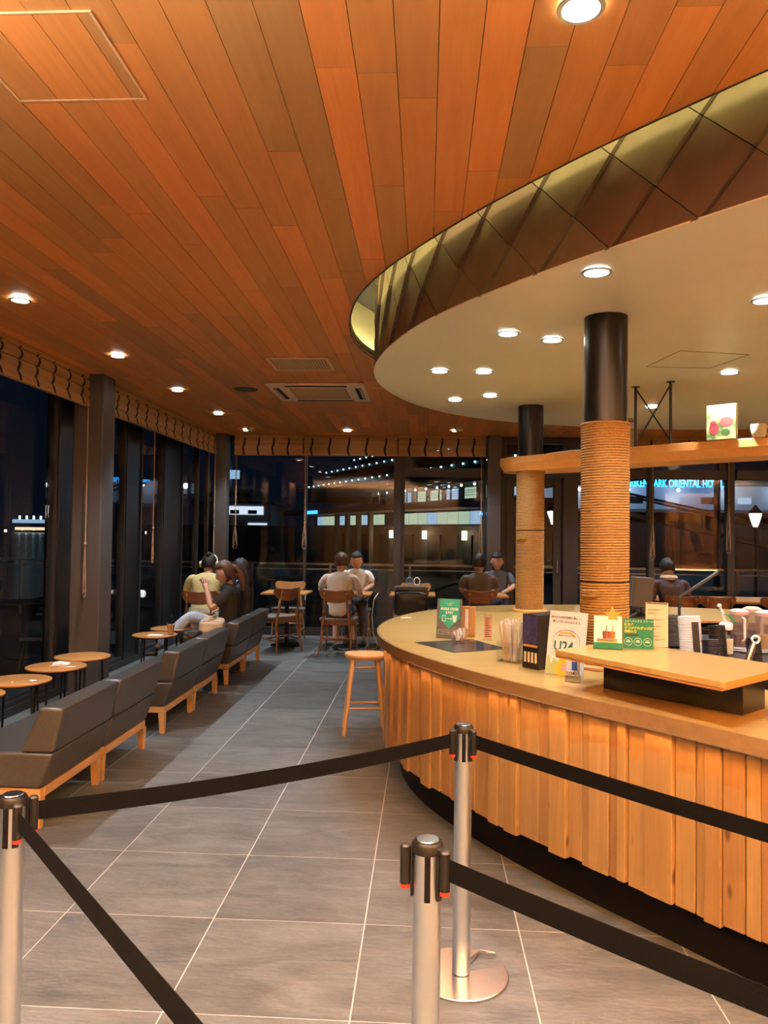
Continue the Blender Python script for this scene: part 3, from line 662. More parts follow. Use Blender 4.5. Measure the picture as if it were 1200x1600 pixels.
# boards of mixed width and depth
tt = np.linspace(0, CC.L, 3000); tb = min(tt, key=lambda t: (CC.at(t) - Vector((1.7, 2.0))).length); te = min(tt, key=lambda t: (CC.at(t) - Vector((1.6, 7.2))).length)
sgn = -1 if ((te - tb) % CC.L) > CC.L / 2 else 1
span = ((te - tb) * sgn) % CC.L
rr = random.Random(11); s = 0; nb_ = 0
while s < span:
    wd = rr.choice((.042, .055, .07, .085, .10, .115)) * rr.uniform(.92, 1.08); dp = rr.choice((.018, .026, .036, .046))
    ta, tb2 = tb + sgn * (s + .0008), tb + sgn * (s + wd - .0008)
    a, b = CC.at(ta), CC.at(tb2); nn = CC.nrm((ta + tb2) / 2)
    zb = .195 + rr.uniform(-.006, .006); zt = CT - .062 - rr.choice((0, 0, .004, .008))
    m = MB(); q = [a, b, b + nn * dp, a + nn * dp]
    if sgn < 0: q = [b, a, a + nn * dp, b + nn * dp]
    m.prism([(p.x, p.y) for p in q], zb, zt); cpart(m, 'board', M['slat'], smooth=0, bevel=.0025, seg=1)
    s += wd
m = MB(); CC2 = Curve(CO)
# black mat, glass tray inlay
mat_o = MB(); mat_o.prism([(-.055,4.60),(.162,4.246),(.47,4.42),(.29,4.79)], CT + .0006, CT + .003)
tag(mat_o.build('counter_mat', mat('dark_mat', (.035, .03, .03), .25), smooth=0), 'thin black rectangular mat lying on the oak counter', 'mat')

# ------------------------------------------------------------------ rope wrapped columns
def rope_mesh(name, r0, z0, z1, pitch=.0132, strands=56):
    wraps = int((z1 - z0) / pitch); NV = wraps * 5 + 1; NU = strands * 5
    u = np.arange(NU) / NU; v = np.linspace(0, wraps, NV)
    U_, V_ = np.meshgrid(u, v); ph = (V_ - U_) % 1.0        # helix
    prof = np.sqrt(np.clip(1 - (2 * ph - 1) ** 2, 0, 1))
    tw = .5 + .5 * np.cos(2 * PI * (U_ * strands - ph * 1.0))
    R_ = r0 + (pitch * .6) * prof + .0026 * tw * prof
    Z_ = z0 + V_ / wraps * (z1 - z0)
    co = np.stack([R_ * np.cos(2 * PI * U_), R_ * np.sin(2 * PI * U_), Z_], -1).reshape(-1, 3).astype(np.float32)
    i, j = np.meshgrid(np.arange(NV - 1), np.arange(NU), indexing='ij'); jn = (j + 1) % NU
    q = np.stack([i * NU + j, i * NU + jn, (i + 1) * NU + jn, (i + 1) * NU + j], -1).reshape(-1, 4).astype(np.int32)
    me = bpy.data.meshes.new(name); me.vertices.add(len(co)); me.vertices.foreach_set('co', co.ravel())
    me.loops.add(q.size); me.loops.foreach_set('vertex_index', q.ravel()); me.polygons.add(len(q)); me.polygons.foreach_set('loop_start', np.arange(0, q.size, 4, dtype=np.int32)); me.update(calc_edges=True); me.shade_smooth()
    return me
M['rope'] = noisy('manila_rope', (.25, .135, .032), (.36, .205, .056), 90, .75, .25, 3)
for nm, x, y, lab, zj in (('a', .893, 3.90, 'black round column wrapped in manila rope, the nearer and thicker one', 1.31), ('b', .888, 6.62, 'black round column wrapped in manila rope, the farther one carrying the shelf tip', 1.57)):
    t = root('rope_column', (x, y, 0), 0, lab, 'column')
    MB().cyl((0, 0, CT + .002), (0, 0, DZ - .001), .106, n=48).build('steel_shaft', M['blackm'], t)
    zt = 2.085 if nm == 'a' else 2.062
    for (za, zb) in ((CT + .022, zj - .004), (zj + .004, zt)):
        me = rope_mesh('rope_wrap', .1095, za, zb); me.materials.append(M['rope']); link(bpy.data.objects.new('rope_wrap', me), t)
    m = MB(); m.lathe([(.107, CT + .002), (.150, CT + .002), (.150, CT + .014), (.136, CT + .021), (.107, CT + .021)], 48, caps=False); m.build('base_ring', M['shelfw'], t)
    m = MB(); m.tube([(.116 * math.cos(a), .116 * math.sin(a), zt + .004) for a in np.linspace(0, 2 * PI, 40)[:-1]], .0075, 8, closed=True); m.build('end_coil', M['rope'], t)
    m = MB()
    for k in range(3): m.tube([(.126 * math.cos(a), .126 * math.sin(a), zj - .07 + k * .012 + (a + 2.6) * .006) for a in np.linspace(-2.75, -2.0, 9)], [.003, .006, .008, .0085, .0085, .0085, .008, .006, .003], 8)
    m.build('rope_end', M['rope'], t)

# ------------------------------------------------------------------ hanging shelf
SH = [(.645,6.78),(.675,6.66),(.74,6.54),(.95,6.32),(1.2,6.07),(1.555,5.70),(1.9,5.38),(2.25,5.11),(2.7,4.8),(3.2,4.5),(3.35,4.75),(3.0,5.0),(2.55,5.35),(2.1,5.75),(1.7,6.2),(1.4,6.6),(1.1,6.86),(.85,6.95),(.69,6.90)]
hs = root('hanging_shelf', (1.6, 5.8, 2.07), 0, 'long curved wooden shelf hung above the bar between the rope columns', 'shelf')
sp = catmull(SH, 6); sp = [(p[0] - 1.6, p[1] - 5.8) for p in sp]
m = MB(); m.prism(sp, .062, .12); m.build('shelf_board', M['shelfw'], hs, smooth=30, bevel=.003)
m = MB(); lo_ = offset(sp, -.035); n_ = len(sp)
m.add([(p[0], p[1], 0.0) for p in lo_] + [(p[0], p[1], .0618) for p in offset(sp, -.002)], [tuple(range(n_ - 1, -1, -1)), tuple(range(n_, 2 * n_))] + [(i, (i + 1) % n_, n_ + (i + 1) % n_, n_ + i) for i in range(n_)])
m.build('shelf_underside', M['shelfw'], hs, smooth=30)
for (x, y), (x2, y2) in (((1.53, 5.73), (1.72, 5.53)), ((2.75, 4.92), (2.95, 4.78))):
    f = root('shelf_hanger', (x, y, 2.19), 0, ('steel cross braced hanger between the shelf and the drum, beside the jar' if x < 2 else 'steel cross braced hanger at the right end of the shelf'), 'bracket', 'shelf hangers')
    dx, dy = x2 - x, y2 - y
    for q in (0, 1): MB().cyl((dx * q, dy * q, .001), (dx * q, dy * q, DZ - 2.19 - .002), .010, n=10).build('rod', M['frame'], f)
    MB().tube([(0, 0, .01), (dx, dy, DZ - 2.21)], .0055, 8).build('brace', M['frame'], f); MB().tube([(.008, .008, DZ - 2.21), (dx + .008, dy + .008, .01)], .0055, 8).build('brace', M['frame'], f)
    f2 = MB(); f2.lathe([(.03, DZ - 2.19 - .006), (.03, DZ - 2.19 - .001)], 16, (0, 0, 0)); f2.lathe([(.03, DZ - 2.19 - .006), (.03, DZ - 2.19 - .001)], 16, (dx, dy, 0)); f2.build('flange', M['frame'], f)
# things on the shelf (top at 2.19)
t = root('storage_jar', (1.515, 5.86, 2.192), 0, 'clear glass storage jar of beans on the shelf behind the hanger', 'jar')
MB().lathe([(.0, 0), (.062, 0), (.068, .01), (.068, .15), (.055, .17), (.052, .18), (.056, .18), (.056, .20), (.0, .201)], 24).build('jar_glass', M['acryl'], t)
MB().lathe([(.0, .004), (.060, .004), (.063, .012), (.063, .14), (0, .145)], 20).build('beans', noisy('beans', (.30, .22, .09), (.55, .45, .25), 90, .6, .5), t)
MB().lathe([(.0, .2015), (.058, .2015), (.058, .218), (0, .22)], 24).build('jar_lid', M['honey'], t)
def cherry_mat():
    m = mat('cherry_photo', (.3, .4, .1), .5); nt = m.node_tree; L = nt.links.new; b = nt.nodes['Principled BSDF']
    v = coords(m, False); n = nd(m, 'ShaderNodeTexNoise'); n.inputs['Scale'].default_value = 14; L(v, n.inputs[0])
    r = nd(m, 'ShaderNodeValToRGB'); L(n.outputs[0], r.inputs[0]); r.color_ramp.elements[0].color = (.06, .12, .02, 1); r.color_ramp.elements[1].color = (.34, .38, .14, 1); r.color_ramp.elements[0].position = .35; r.color_ramp.elements[1].position = .6
    L(r.outputs[0], b.inputs['Base Color']); return m
t = root('photo_block', (1.99, 5.30, 2.192), math.radians(-38), 'block with a photograph of red coffee cherries on the shelf', 'picture')
MB().box(-.095, -.022, 0, .095, .022, .235).build('block_body', mat('block_edge', (.40, .38, .20), .6), t, smooth=0, bevel=.002)
MB().box(-.0945, -.0232, .001, .0945, -.0222, .234).build('photo_print', cherry_mat(), t, smooth=0)
for cx, cz, rx, rz, c_ in ((-.045, .075, .032, .044, (.24, .03, .03)), (.035, .115, .045, .034, (.30, .05, .04)), (-.05, .105, .022, .026, (.26, .05, .04)), (.03, .045, .03, .024, (.05, .09, .02)), (.01, .185, .024, .022, (.75, .75, .35)), (-.02, .135, .012, .014, (.15, .16, .05))):
    MB().lathe([(0, 0), (1, 0), (1, 1), (0, 1)], 20).xf(None)
    q = MB(); q.xf(Matrix.Translation((cx, -.0236, cz)) @ Matrix.Rotation(PI / 2, 4, 'X') @ Matrix.Diagonal((rx, rz, .0004, 1))); q.lathe([(0, -1), (1, -1), (1, 1), (0, 1)], 22); q.xf(None); q.build('printed_cherry', mat('cherry', c_, .5), t)
def mug(x, y, z, rz, l):
    t = root('mug', (x, y, z), rz, l, 'mug', 'mugs on the shelf')
    MB().lathe([(0, 0), (.034, 0), (.040, .006), (.048, .05), (.050, .088), (.046, .088), (.043, .05), (.034, .010), (0, .009)], 28).build('cup', M['cream'], t)
    MB().tube([(.044, 0, .075), (.07, 0, .078), (.084, 0, .055), (.076, 0, .03), (.043, 0, .022)], .0065, 10).build('handle', M['cream'], t)
mug(2.185, 5.19, 2.192, -.3, 'cream mug with its handle turned right, beside the photo block')
mug(2.36, 5.22, 2.192, 2.6, 'cream mug at the right edge of the picture on the shelf')

tag(MB().tube([(.99, 6.38, 2.198), (1.05, 6.30, 2.200), (1.16, 6.22, 2.204), (1.26, 6.12, 2.203)], [.004, .006, .011, .008], 8).build('rolled_cloth', M['paper']), 'thin white rolled cloth lying on the shelf between the two rope columns', 'cloth')

# ------------------------------------------------------------------ raised pick up ledge on the counter
t = root('raised_ledge', (1.05, 3.3, CT), 0, 'raised oak pick-up ledge on a black box standing on the bar', 'ledge')
o_ = (-1.05, -3.3)
pl = [(.555,3.323),(1.01,2.664),(1.39,3.02),(.906,3.647)]
pl = [(p[0] + o_[0], p[1] + o_[1]) for p in pl]
MB().prism(pl, .142, .165).build('ledge_top', M['oak'], t, smooth=0, bevel=.002)
MB().prism([(p[0] * .985 - .004, p[1] * .985 + .003) for p in pl], .131, .1418).build('ledge_underboard', M['honey'], t, smooth=0, bevel=.002)
bd = [(.765,3.35),(1.165,2.90),(1.30,3.03),(.90,3.50)]
MB().prism([(p[0] + o_[0], p[1] + o_[1]) for p in bd], .0015, .1305).build('box_body', mat('gloss_black', (.012, .012, .012), .2), t, smooth=0, bevel=.002)

# ------------------------------------------------------------------ lettering helper
def text(body, size, parent, loc, rot, mt, name='lettering', align='LEFT', ext=.0003, sx=1.0, bold=0.0):
    cu = bpy.data.curves.new(name, 'FONT'); cu.body = body; cu.size = size; cu.align_x = align; cu.extrude = ext; cu.offset = bold; cu.resolution_u = 3
    o = bpy.data.objects.new(name, cu); C.objects.link(o); dg = bpy.context.evaluated_depsgraph_get()
    me = bpy.data.meshes.new_from_object(o.evaluated_get(dg)); C.objects.unlink(o); bpy.data.objects.remove(o)
    me.materials.clear(); me.materials.append(mt); q = link(bpy.data.objects.new(name, me), parent); q.location = loc; q.rotation_euler = rot; q.scale = (sx, 1, 1); return q
UP = (PI / 2, 0, 0)

# order sign: charcoal card with a teal arrow
def facing(x, y): return math.atan2(x - .0, -(y - .0)) if False else -math.atan2(x, y)
t = root('order_sign', (.150, 4.80, CT + .001), math.radians(-14), 'charcoal card sign with a teal down arrow and white phone and cup', 'sign')
LE = Matrix.Rotation(math.radians(-8), 4, 'X')
m = MB(); m.xf(LE); m.box(-.078, -.002, 0, .078, .002, .245); m.xf(None); m.build('card', M['slate'], t, smooth=0)
m = MB(); m.xf(LE @ Matrix.Translation((0, -.0026, 0)) @ Matrix.Rotation(PI / 2, 4, 'X')); m.prism([(-.062,.243),(-.062,.132),(-.072,.132),(0,.062),(.072,.132),(.062,.132),(.062,.243)], -.0003, .0003); m.xf(None); m.build('arrow_print', M['teal'], t, smooth=0)
def st(body, size, x, z, mt=M['paper'], al='CENTER', sx=1, bold=0): return text(body, size, t, tuple(LE @ Vector((x, -.0033, z))), (PI / 2 - math.radians(8), 0, 0), mt, align=al, sx=sx, bold=bold)
st('MOBILE ORDER', .022, 0, .175, sx=.72, bold=.0006); st('& PAY', .022, 0, .152, sx=.8, bold=.0006); st('\u30ec\u30b8\u306b\u4e26\u3070\u305a\u306b', .0085, 0, .214); st('\u3054\u6ce8\u6587\u3092', .0085, 0, .204)
st('\u30a2\u30d7\u30ea\u3067\u3054\u6ce8\u6587\u3068\u304a\u652f\u6255\u3044', .008, 0, .036); 
m = MB(); m.xf(LE @ Matrix.Translation((0, -.0033, 0)) @ Matrix.Rotation(PI / 2, 4, 'X'))
def frm(m, a, b, c, d, k, z=.0003):
    m.box(a, b, -z, c, b + k, z); m.box(a, d - k, -z, c, d, z); m.box(a, b + k, -z, a + k, d - k, z); m.box(c - k, b + k, -z, c, d - k, z)
frm(m, -.044, .105, -.022, .142, .003); frm(m, -.066, .026, .066, .052, .001); m.box(-.018, .121, -.0003, .010, .124, .0003); m.prism([(.010,.116),(.018,.1225),(.010,.129)], -.0003, .0003)
m.prism([(.026,.102),(.042,.102),(.048,.138),(.020,.138)], -.0003, .0003); m.prism([(.018,.139),(.050,.139),(.048,.144),(.020,.144)], -.0003, .0003); m.xf(None); m.build('printed_icons', M['paper'], t, smooth=0)
MB().prism([(-.03, .006), (.03, .006), (.03, .09), (-.03, .09)], 0, .002).build('stand_foot', M['acryl'], t, smooth=0)
t = root('menu_holder', (.275, 4.93, CT + .001), math.radians(-25), 'small upright oak board menu holder behind the order sign', 'menu')
MB().box(-.055, -.012, 0, .055, .0, .19).build('board_back', M['honey'], t, smooth=0, bevel=.002); MB().box(-.012, -.017, .05, .008, -.0125, .17).build('white_slip', M['paper'], t, smooth=0); MB().box(-.05, -.045, 0, .05, .02, .012).build('foot', M['honey'], t, smooth=0, bevel=.002) if False else None
# acrylic sachet box
t = root('sachet_box', (.232, 4.63, CT + .0035), math.radians(-20), 'clear acrylic box of white sachets at the far edge of the mat', 'box')
def acbox(t, w, d, h, th=.002):
    m = MB(); m.box(-w, -d, 0, w, d, th); m.box(-w, -d, th, -w + th, d, h); m.box(w - th, -d, th, w, d, h); m.box(-w + th, -d, th, w - th, -d + th, h); m.box(-w + th, d - th, th, w - th, d, h); m.build('acrylic_case', M['acryl'], t, smooth=0)
acbox(t, .058, .045, .085)
rr = random.Random(5)
for k in range(14):
    a = rr.uniform(-.9, .9); m = MB(); m.xf(Matrix.Translation((rr.uniform(-.03, .03), rr.uniform(-.025, .025), .012 + rr.uniform(0, .02))) @ Matrix.Rotation(rr.uniform(0, 3), 4, 'Z') @ Matrix.Rotation(a, 4, 'Y')); m.box(-.009, -.0015, -.004, .009, .0015, .058); m.xf(None); m.build('sachet', M['paper'] if k % 4 else M['honey'], t, smooth=0)
t = root('price_card', (.39, 4.77, CT + .001), math.radians(-8), 'narrow pink-brown printed slip in a clear acrylic stand', 'sign')
MB().box(-.027, -.003, 0, .027, .003, .155).build('acrylic_plate', M['acryl'], t, smooth=0)
MB().box(-.022, -.0045, .012, .022, -.0032, .145).build('printed_slip', mat('slip', (.42, .22, .14), .7), t, smooth=0)
m = MB()
for k in range(11): m.box(-.016, -.0052, .022 + k * .011, .016 - (k * 7 % 5) * .003, -.0046, .026 + k * .011)
m.build('printed_lines', M['ink'], t, smooth=0); MB().box(-.03, -.02, 0, .03, -.004, .002).build('stand_foot', M['acryl'], t, smooth=0)
# straws in paper sleeves
t = root('straw_holder', (.455, 4.02, CT + .001), math.radians(-30), 'clear acrylic holder packed with paper-sleeved straws', 'straw holder')
acbox(t, .062, .062, .10)
rr = random.Random(8)
for k in range(64):
    bx_, by_ = rr.uniform(-.045, .045), rr.uniform(-.045, .045); ln = rr.uniform(.19, .215); dx = bx_ * .55 + rr.uniform(-.035, .035); dy = by_ * .5 + rr.uniform(-.03, .03)
    if bx_ + dx < -.075: ln *= .97
    m = MB(); m.tube([(bx_ * .8, by_ * .8, .004), (bx_ * .8 + dx, by_ * .8 + dy, ln)], .0042, 6); o = m.build('straw', M['paper'] if k % 3 else mat('sleeve%d' % k, (.62, .52, .38), .7), t)
# black box dispenser
t = root('leaflet_dispenser', (.592, 3.856, CT + .001), math.radians(39), 'tall black box dispenser with a printed dark blue side', 'dispenser')
MB().box(-.098, -.053, 0, .098, .053, .262).build('box_body', M['blackp'], t, smooth=0, bevel=.002)
MB().box(-.0995, -.048, .12, -.0982, .048, .256).build('blue_print', noisy('night_print', (.01, .015, .08), (.06, .06, .2), 40, .4, 0), t, smooth=0)
MB().box(-.0998, -.046, .105, -.0983, .046, .116).build('gold_band', M['honey'], t, smooth=0)
m = MB()
for k in range(4): m.box(-.0996, -.042 + k * .023, .03, -.0983, -.029 + k * .023, .08)
m.build('printed_windows', M['cream'], t, smooth=0)
# youth discount poster
t = root('discount_poster', (.645, 3.62, CT + .002), math.radians(-40), 'white leaning poster card reading U24 in dark green', 'sign')
LE = Matrix.Rotation(math.radians(-9), 4, 'X')
m = MB(); m.xf(LE); m.box(-.098, -.002, 0, .098, .002, .295); m.xf(None); m.build('card', M['paper'], t, smooth=0)
def pt(body, size, x, z, mt, al='CENTER', sx=1, bold=0): return text(body, size, t, tuple(LE @ Vector((x, -.0033, z))), (PI / 2 - math.radians(9), 0, 0), mt, align=al, sx=sx, bold=bold)
M['dgreen'] = mat('dark_green_print', (.02, .12, .09), .5)
pt('\u3042\u306a\u305f\u306e\u5f85\u3061\u6642\u9593\u3082\u697d\u3057\u304f\u3001', .013, -.005, .262, M['ink']); pt('\u65b0\u3057\u3044\u30b5\u30fc\u30d3\u30b9\u306f\u3058\u307e\u308b\u3002', .013, 0, .242, M['ink']); pt('\u30b9\u30bf\u30fc\u30d0\u30c3\u30af\u30b9', .012, 0, .178, M['ink'])
pt('U24', .064, -.012, .112, M['dgreen'], sx=.95, bold=.0012)
m = MB(); m.xf(LE @ Matrix.Translation((0, -.0031, 0)) @ Matrix.Rotation(PI / 2, 4, 'X'))
arc = [(.07 * math.cos(a), .16 + .05 * math.sin(a)) for a in np.linspace(0, PI, 15)]
for (a, b), (c, d) in zip(arc[:-1], arc[1:]): m.prism([(a, b), (c, d), (c * .985, d - .0015), (a * .985, b - .0015)], -.0002, .0002)
m.box(-.07, .09, -.0002, -.069, .16, .0002); m.box(.069, .09, -.0002, .07, .16, .0002); m.xf(None); m.build('arch_outline', M['ink'], t, smooth=0)
m = MB(); m.xf(LE @ Matrix.Translation((0, -.0031, 0)) @ Matrix.Rotation(PI / 2, 4, 'X'))
arc = [(.055 * math.cos(a), .165 + .037 * math.sin(a)) for a in np.linspace(.5, PI - .5, 9)]
for (a, b), (c, d) in zip(arc[:-1], arc[1:]): m.prism([(a, b), (c, d), (c * .93, d - .005), (a * .93, b - .005)], -.0002, .0002)
m.xf(None); m.build('yellow_arc', M['yellow'], t, smooth=0)
def blob(name, mt, pts, dz=.0):
    m = MB(); m.xf(LE @ Matrix.Translation((0, -.0031 - dz, 0)) @ Matrix.Rotation(PI / 2, 4, 'X')); m.prism(catmull(pts, 4), -.0002, .0002); m.xf(None); m.build(name, mt, t, smooth=0)
blob('printed_leaf_shape', mat('leafg', (.45, .55, .22), .6), [(-.09,.008),(-.04,.008),(-.035,.05),(-.055,.075),(-.07,.05),(-.085,.09),(-.095,.05)])
blob('printed_yellow_shape', M['yellow'], [(-.045,.006),(.03,.006),(.035,.05),(.02,.085),(-.005,.095),(-.03,.07)], .0003)
blob('printed_red_shape', mat('redp', (.7, .08, .07), .6), [(-.02,.085),(.0,.08),(.022,.085),(.03,.105),(.005,.115),(-.015,.11)], .0006)
blob('printed_blue_shape', mat('bluep', (.04, .12, .45), .6), [(.04,.03),(.07,.03),(.075,.07),(.06,.10),(.04,.095)], .0003)
blob('printed_pink_shape', mat('pinkp', (.8, .45, .4), .6), [(-.01,.02),(.012,.02),(.015,.05),(0,.06),(-.012,.045)], .0006)
t = root('small_card_stand', (.662, 3.485, CT + .001), math.radians(-28), 'small silver card stand with a white slip reading U24', 'card stand')
MB().hexa([(-.032,-.014,0),(.032,-.014,0),(.032,.012,0),(-.032,.012,0)], [(-.032,-.012,.03),(.032,-.012,.03),(.032,.010,.03),(-.032,.010,.03)]).build('stand_base', M['chrome'], t, smooth=0, bevel=.002)
MB().box(-.03, .003, .028, .03, .005, .095).build('card', M['paper'], t, smooth=0); MB().box(-.026, -.011, .0302, .026, .002, .046).build('slip', M['paper'], t, smooth=0)
text('U24!', .020, t, (-.024, -.0115, .032), UP, M['ink'])
blobm = MB(); blobm.box(-.006, .0022, .05, .018, .0028, .088); blobm.build('printed_blue_patch', bpy.data.materials['bluep'], t, smooth=0)
# green promotion card with a diorama and a star
t = root('promotion_card', (.838, 3.41, 1.0515), math.radians(-14), 'green promotion card with drink diorama window and a gold star on top', 'sign')
m = MB(); m.box(-.10, -.055, 0, .02, .0, .026); m.build('green_tray', M['green'], t, smooth=0, bevel=.001)
m = MB(); m.xf(Matrix.Translation((-.04, -.05, .026)) @ Matrix.Rotation(math.radians(-22), 4, 'X')); m.box(-.058, -.001, 0, .058, .001, .118); m.xf(None); m.build('diorama_card', noisy('diorama', (.45, .58, .42), (.62, .70, .52), 12, .6, 0), t, smooth=0)
for dx, c_ in ((-.004, (.22, .08, .07)), (.022, (.75, .18, .05))):
    q = MB(); q.lathe([(0, 0), (.011, 0), (.014, .03), (0, .03)], 14, (-.045 + dx, -.052, .045)); q.tube([(-.045 + dx, -.052, .07), (-.040 + dx, -.05, .10)], .0018, 6); q.build('printed_drink', mat('drk', c_, .4), t)
m = MB(); m.prism([(-.085, -.064), (.0, -.064), (.0, -.044), (-.085, -.044)], .040, .044); m.build('printed_tray', mat('dtray', (.35, .28, .22), .5), t, smooth=0)
m = MB(); m.box(.022, -.003, 0, .148, .0, .128); m.build('green_panel', M['green'], t, smooth=0)
def gt(body, size, x, z, mt, sx=1, bold=0): return text(body, size, t, (x, -.0037, z), UP, mt, sx=sx, bold=bold)
gt('\u30b9\u30bf\u30fc\u30d0\u30c3\u30af\u30b9 \u30ea\u30ef\u30fc\u30c9\u306b', .0105, .028, .114, M['paper']); gt('\u65b0\u305f\u306a', .013, .028, .099, M['yellow'], bold=.0005); gt('\u30aa\u30ea\u30b8\u30ca\u30eb\u30b0\u30c3\u30ba\u304c', .013, .028, .084, M['yellow'], bold=.0005); gt('\u4ef2\u9593\u5165\u308a', .013, .028, .069, M['yellow'], bold=.0005)
for k in range(3):
    q = MB(); q.tube([(.045 + k * .039 + .016 * math.cos(a), -.0037, .03 + .016 * math.sin(a)) for a in np.linspace(0, 2 * PI, 24)[:-1]], .0007, 5, closed=True); q.box(.036 + k * .039, -.004, .027, .054 + k * .039, -.0035, .031); q.box(.039 + k * .039, -.004, .034, .051 + k * .039, -.0035, .037); q.build('printed_badge', M['paper'], t)
MB().box(.03, -.004, .054, .085, -.0034, .061).build('printed_bar', M['ink'], t, smooth=0)
m = MB(); m.xf(Matrix.Translation((-.02, -.012, .142)) @ Matrix.Rotation(PI / 2, 4, 'X') @ Matrix.Rotation(.06, 4, 'Z'))
sp_ = [((.040 if k % 2 == 0 else .017) * math.sin(k * PI / 5), (.040 if k % 2 == 0 else .017) * math.cos(k * PI / 5)) for k in range(10)]; m.prism(sp_, -.001, .001); m.xf(None); m.build('gold_star', mat('gold', (.72, .45, .10), .4, .4), t, smooth=0)
t = root('notice_card', (1.02, 3.46, 1.0515), math.radians(-12), 'tall white printed notice in a clear stand on the raised ledge', 'sign')
t.scale = (.9, 1, .9)
MB().box(-.052, -.002, 0, .052, .0, .215).build('notice_sheet', mat('notice', (.70, .62, .48), .7), t, smooth=0)
m = MB(); m.box(-.048, -.0030, .208, .048, -.0024, .213)
for k, l in enumerate((.05, .04, .0, .06, .0, .055, .03, .0, .05, .06)):
    if l: m.box(-.044, -.0028, .18 - k * .016, -.044 + l * 1.3, -.0022, .1815 - k * .016); m.box(-.044, -.0028, .176 - k * .016, -.044 + l, -.0022, .1772 - k * .016)
m.build('printed_lines', M['ink'], t, smooth=0); MB().box(-.056, .0005, 0, .056, .003, .219).build('acrylic_plate', M['acryl'], t, smooth=0)

# ------------------------------------------------------------------ staff side bench and its things
t = root('service_bench', (1.9, 4.5, 0), 0, 'low black service bench behind the bar carrying lids and pitchers', 'bench')
MB().box(-.46, -.55, .10, .6, .75, .86).build('cabinet_body', M['black'], t, smooth=0, bevel=.004)
MB().box(-.48, -.57, .861, .62, .77, .884).build('bench_top', mat('dark_top', (.03, .028, .027), .3), t, smooth=0, bevel=.003)
MB().box(-.42, -.5, 0, .56, .7, .099).build('toe_base', M['black'], t, smooth=0)
BZ = .8855
def lidstack(x, y, rz, n, mt, mt2, h, l, r=.047, tilt=-.16, white=False):
    t = root('lid_stack', (x, y, BZ), rz, l, 'cup lids', 'stacks of cup lids behind the bar')
    R_ = Matrix.Rotation(tilt, 4, 'X'); m = MB(); m.xf(R_)
    prof = []
    for k in range(n):
        z = .006 + k * h / n; prof += [(r, z), (r + .003, z + h / n * .25), (r + .003, z + h / n * .6), (r - .001, z + h / n * .85)]
    prof += [(r - .008, .006 + h), (0, .008 + h)]
    m.lathe([(0, .006)] + prof, 22); m.xf(None); m.build('lids', mt, t, smooth=30)
    if mt2:
        m = MB(); m.xf(R_); m.box(-.020, -r - .006, .0, .020, -r - .0035, h * .86); m.xf(None); m.build('holder_strap', mt2, t, smooth=0, bevel=.004)
    MB().box(-r, -r, 0, r, r, .004).build('holder_base', M['black'], t, smooth=0)
lidstack(1.475, 4.36, .15, 22, M['white'], M['blackp'], .205, 'white ribbed lid stack with a black strap behind the raised ledge', .058)
lidstack(1.60, 4.30, .15, 16, M['blackp'], None, .165, 'matt black lid stack right of the white ribbed stack', .042)
lidstack(1.50, 4.13, .15, 12, mat('navy_lid', (.012, .014, .03), .4), None, .11, 'short dark navy lid stack below the cream dispenser', .04)
lidstack(1.73, 4.15, .15, 10, M['blackp'], None, .12, 'short black lid stack left of the long-handled tool', .035)
lidstack(1.455, 4.62, .15, 18, M['slate'], None, .185, 'dark grey lid stack beside the white notice card', .04)
lidstack(1.49, 5.1, .5, 10, M['blackp'], M['white'], .10, 'black lid stack with a white strap under the tablet screen', .04)
# cream dispenser
t = root('cream_dispenser', (1.675, 4.40, BZ), -.2, 'cream dispenser with white cap, white nozzle lever and green grip', 'dispenser')
MB().lathe([(0, 0), (.040, 0), (.042, .01), (.042, .10), (.030, .13), (.030, .135), (0, .136)], 24).build('bottle', M['acryl'], t)
MB().lathe([(0, .004), (.037, .006), (.038, .085), (0, .086)], 20).build('filling', M['cream'], t)
MB().lathe([(0, .1365), (.034, .1365), (.036, .145), (.036, .168), (.03, .176), (0, .177)], 24).build('cap', M['white'], t)
MB().tube([(0, 0, .178), (-.012, 0, .21), (-.034, -.01, .262)], [.012, .010, .007], 10).build('nozzle', M['white'], t); MB().ball((-.036, -.01, .268), .012).build('nozzle_tip', M['white'], t)
MB().tube([(-.014, -.012, .225), (.012, -.014, .218), (.032, -.014, .196), (.05, -.014, .176)], [.005, .010, .010, .006], 10, flat=.6).build('grip', mat('grip_green', (.02, .18, .07), .4), t)
# pitchers
def pitcher(x, y, rz, l, fill, h=.2, cap='pink'):
    t = root('pitcher', (x, y, BZ + .012), rz, l, 'pitcher', 'clear pitchers on a round tray')
    MB().lathe([(0, 0), (.046, 0), (.049, .01), (.052, .20), (.050, .207), (.048, .2), (.046, .012), (0, .008)], 24).build('body', mat('pitcher_plastic', (.62, .42, .36), .2, **{'Transmission Weight': .6, 'Alpha': .28}), t)
    MB().lathe([(0, .009), (.044, .012), (.046, h * .43), (0, h * .431)], 20).build('coffee', mat('cold_brew', fill, .15), t)
    MB().lathe([(.0525, .195), (.054, .2), (.054, .214), (.03, .226), (0, .227)], 24, caps=False).build('lid', mat('pinkcap', (.60, .42, .36), .35), t)
    MB().tube([(-.0, -.05, .18), (0, -.078, .178), (0, -.08, .06), (0, -.052, .05)], .007, 8).build('handle', mat('hnd', (.75, .68, .62), .3), t)
t = root('round_tray', (1.90, 4.62, BZ), 0, 'round white tray under the coffee pitchers', 'tray')
MB().lathe([(0, 0), (.17, 0), (.18, .008), (.178, .010), (.168, .004), (0, .004)], 36).build('tray_disc', M['white'], t)
pitcher(1.81, 4.56, .0, 'clear pinkish pitcher of dark coffee, front one on the round tray', (.05, .015, .01))
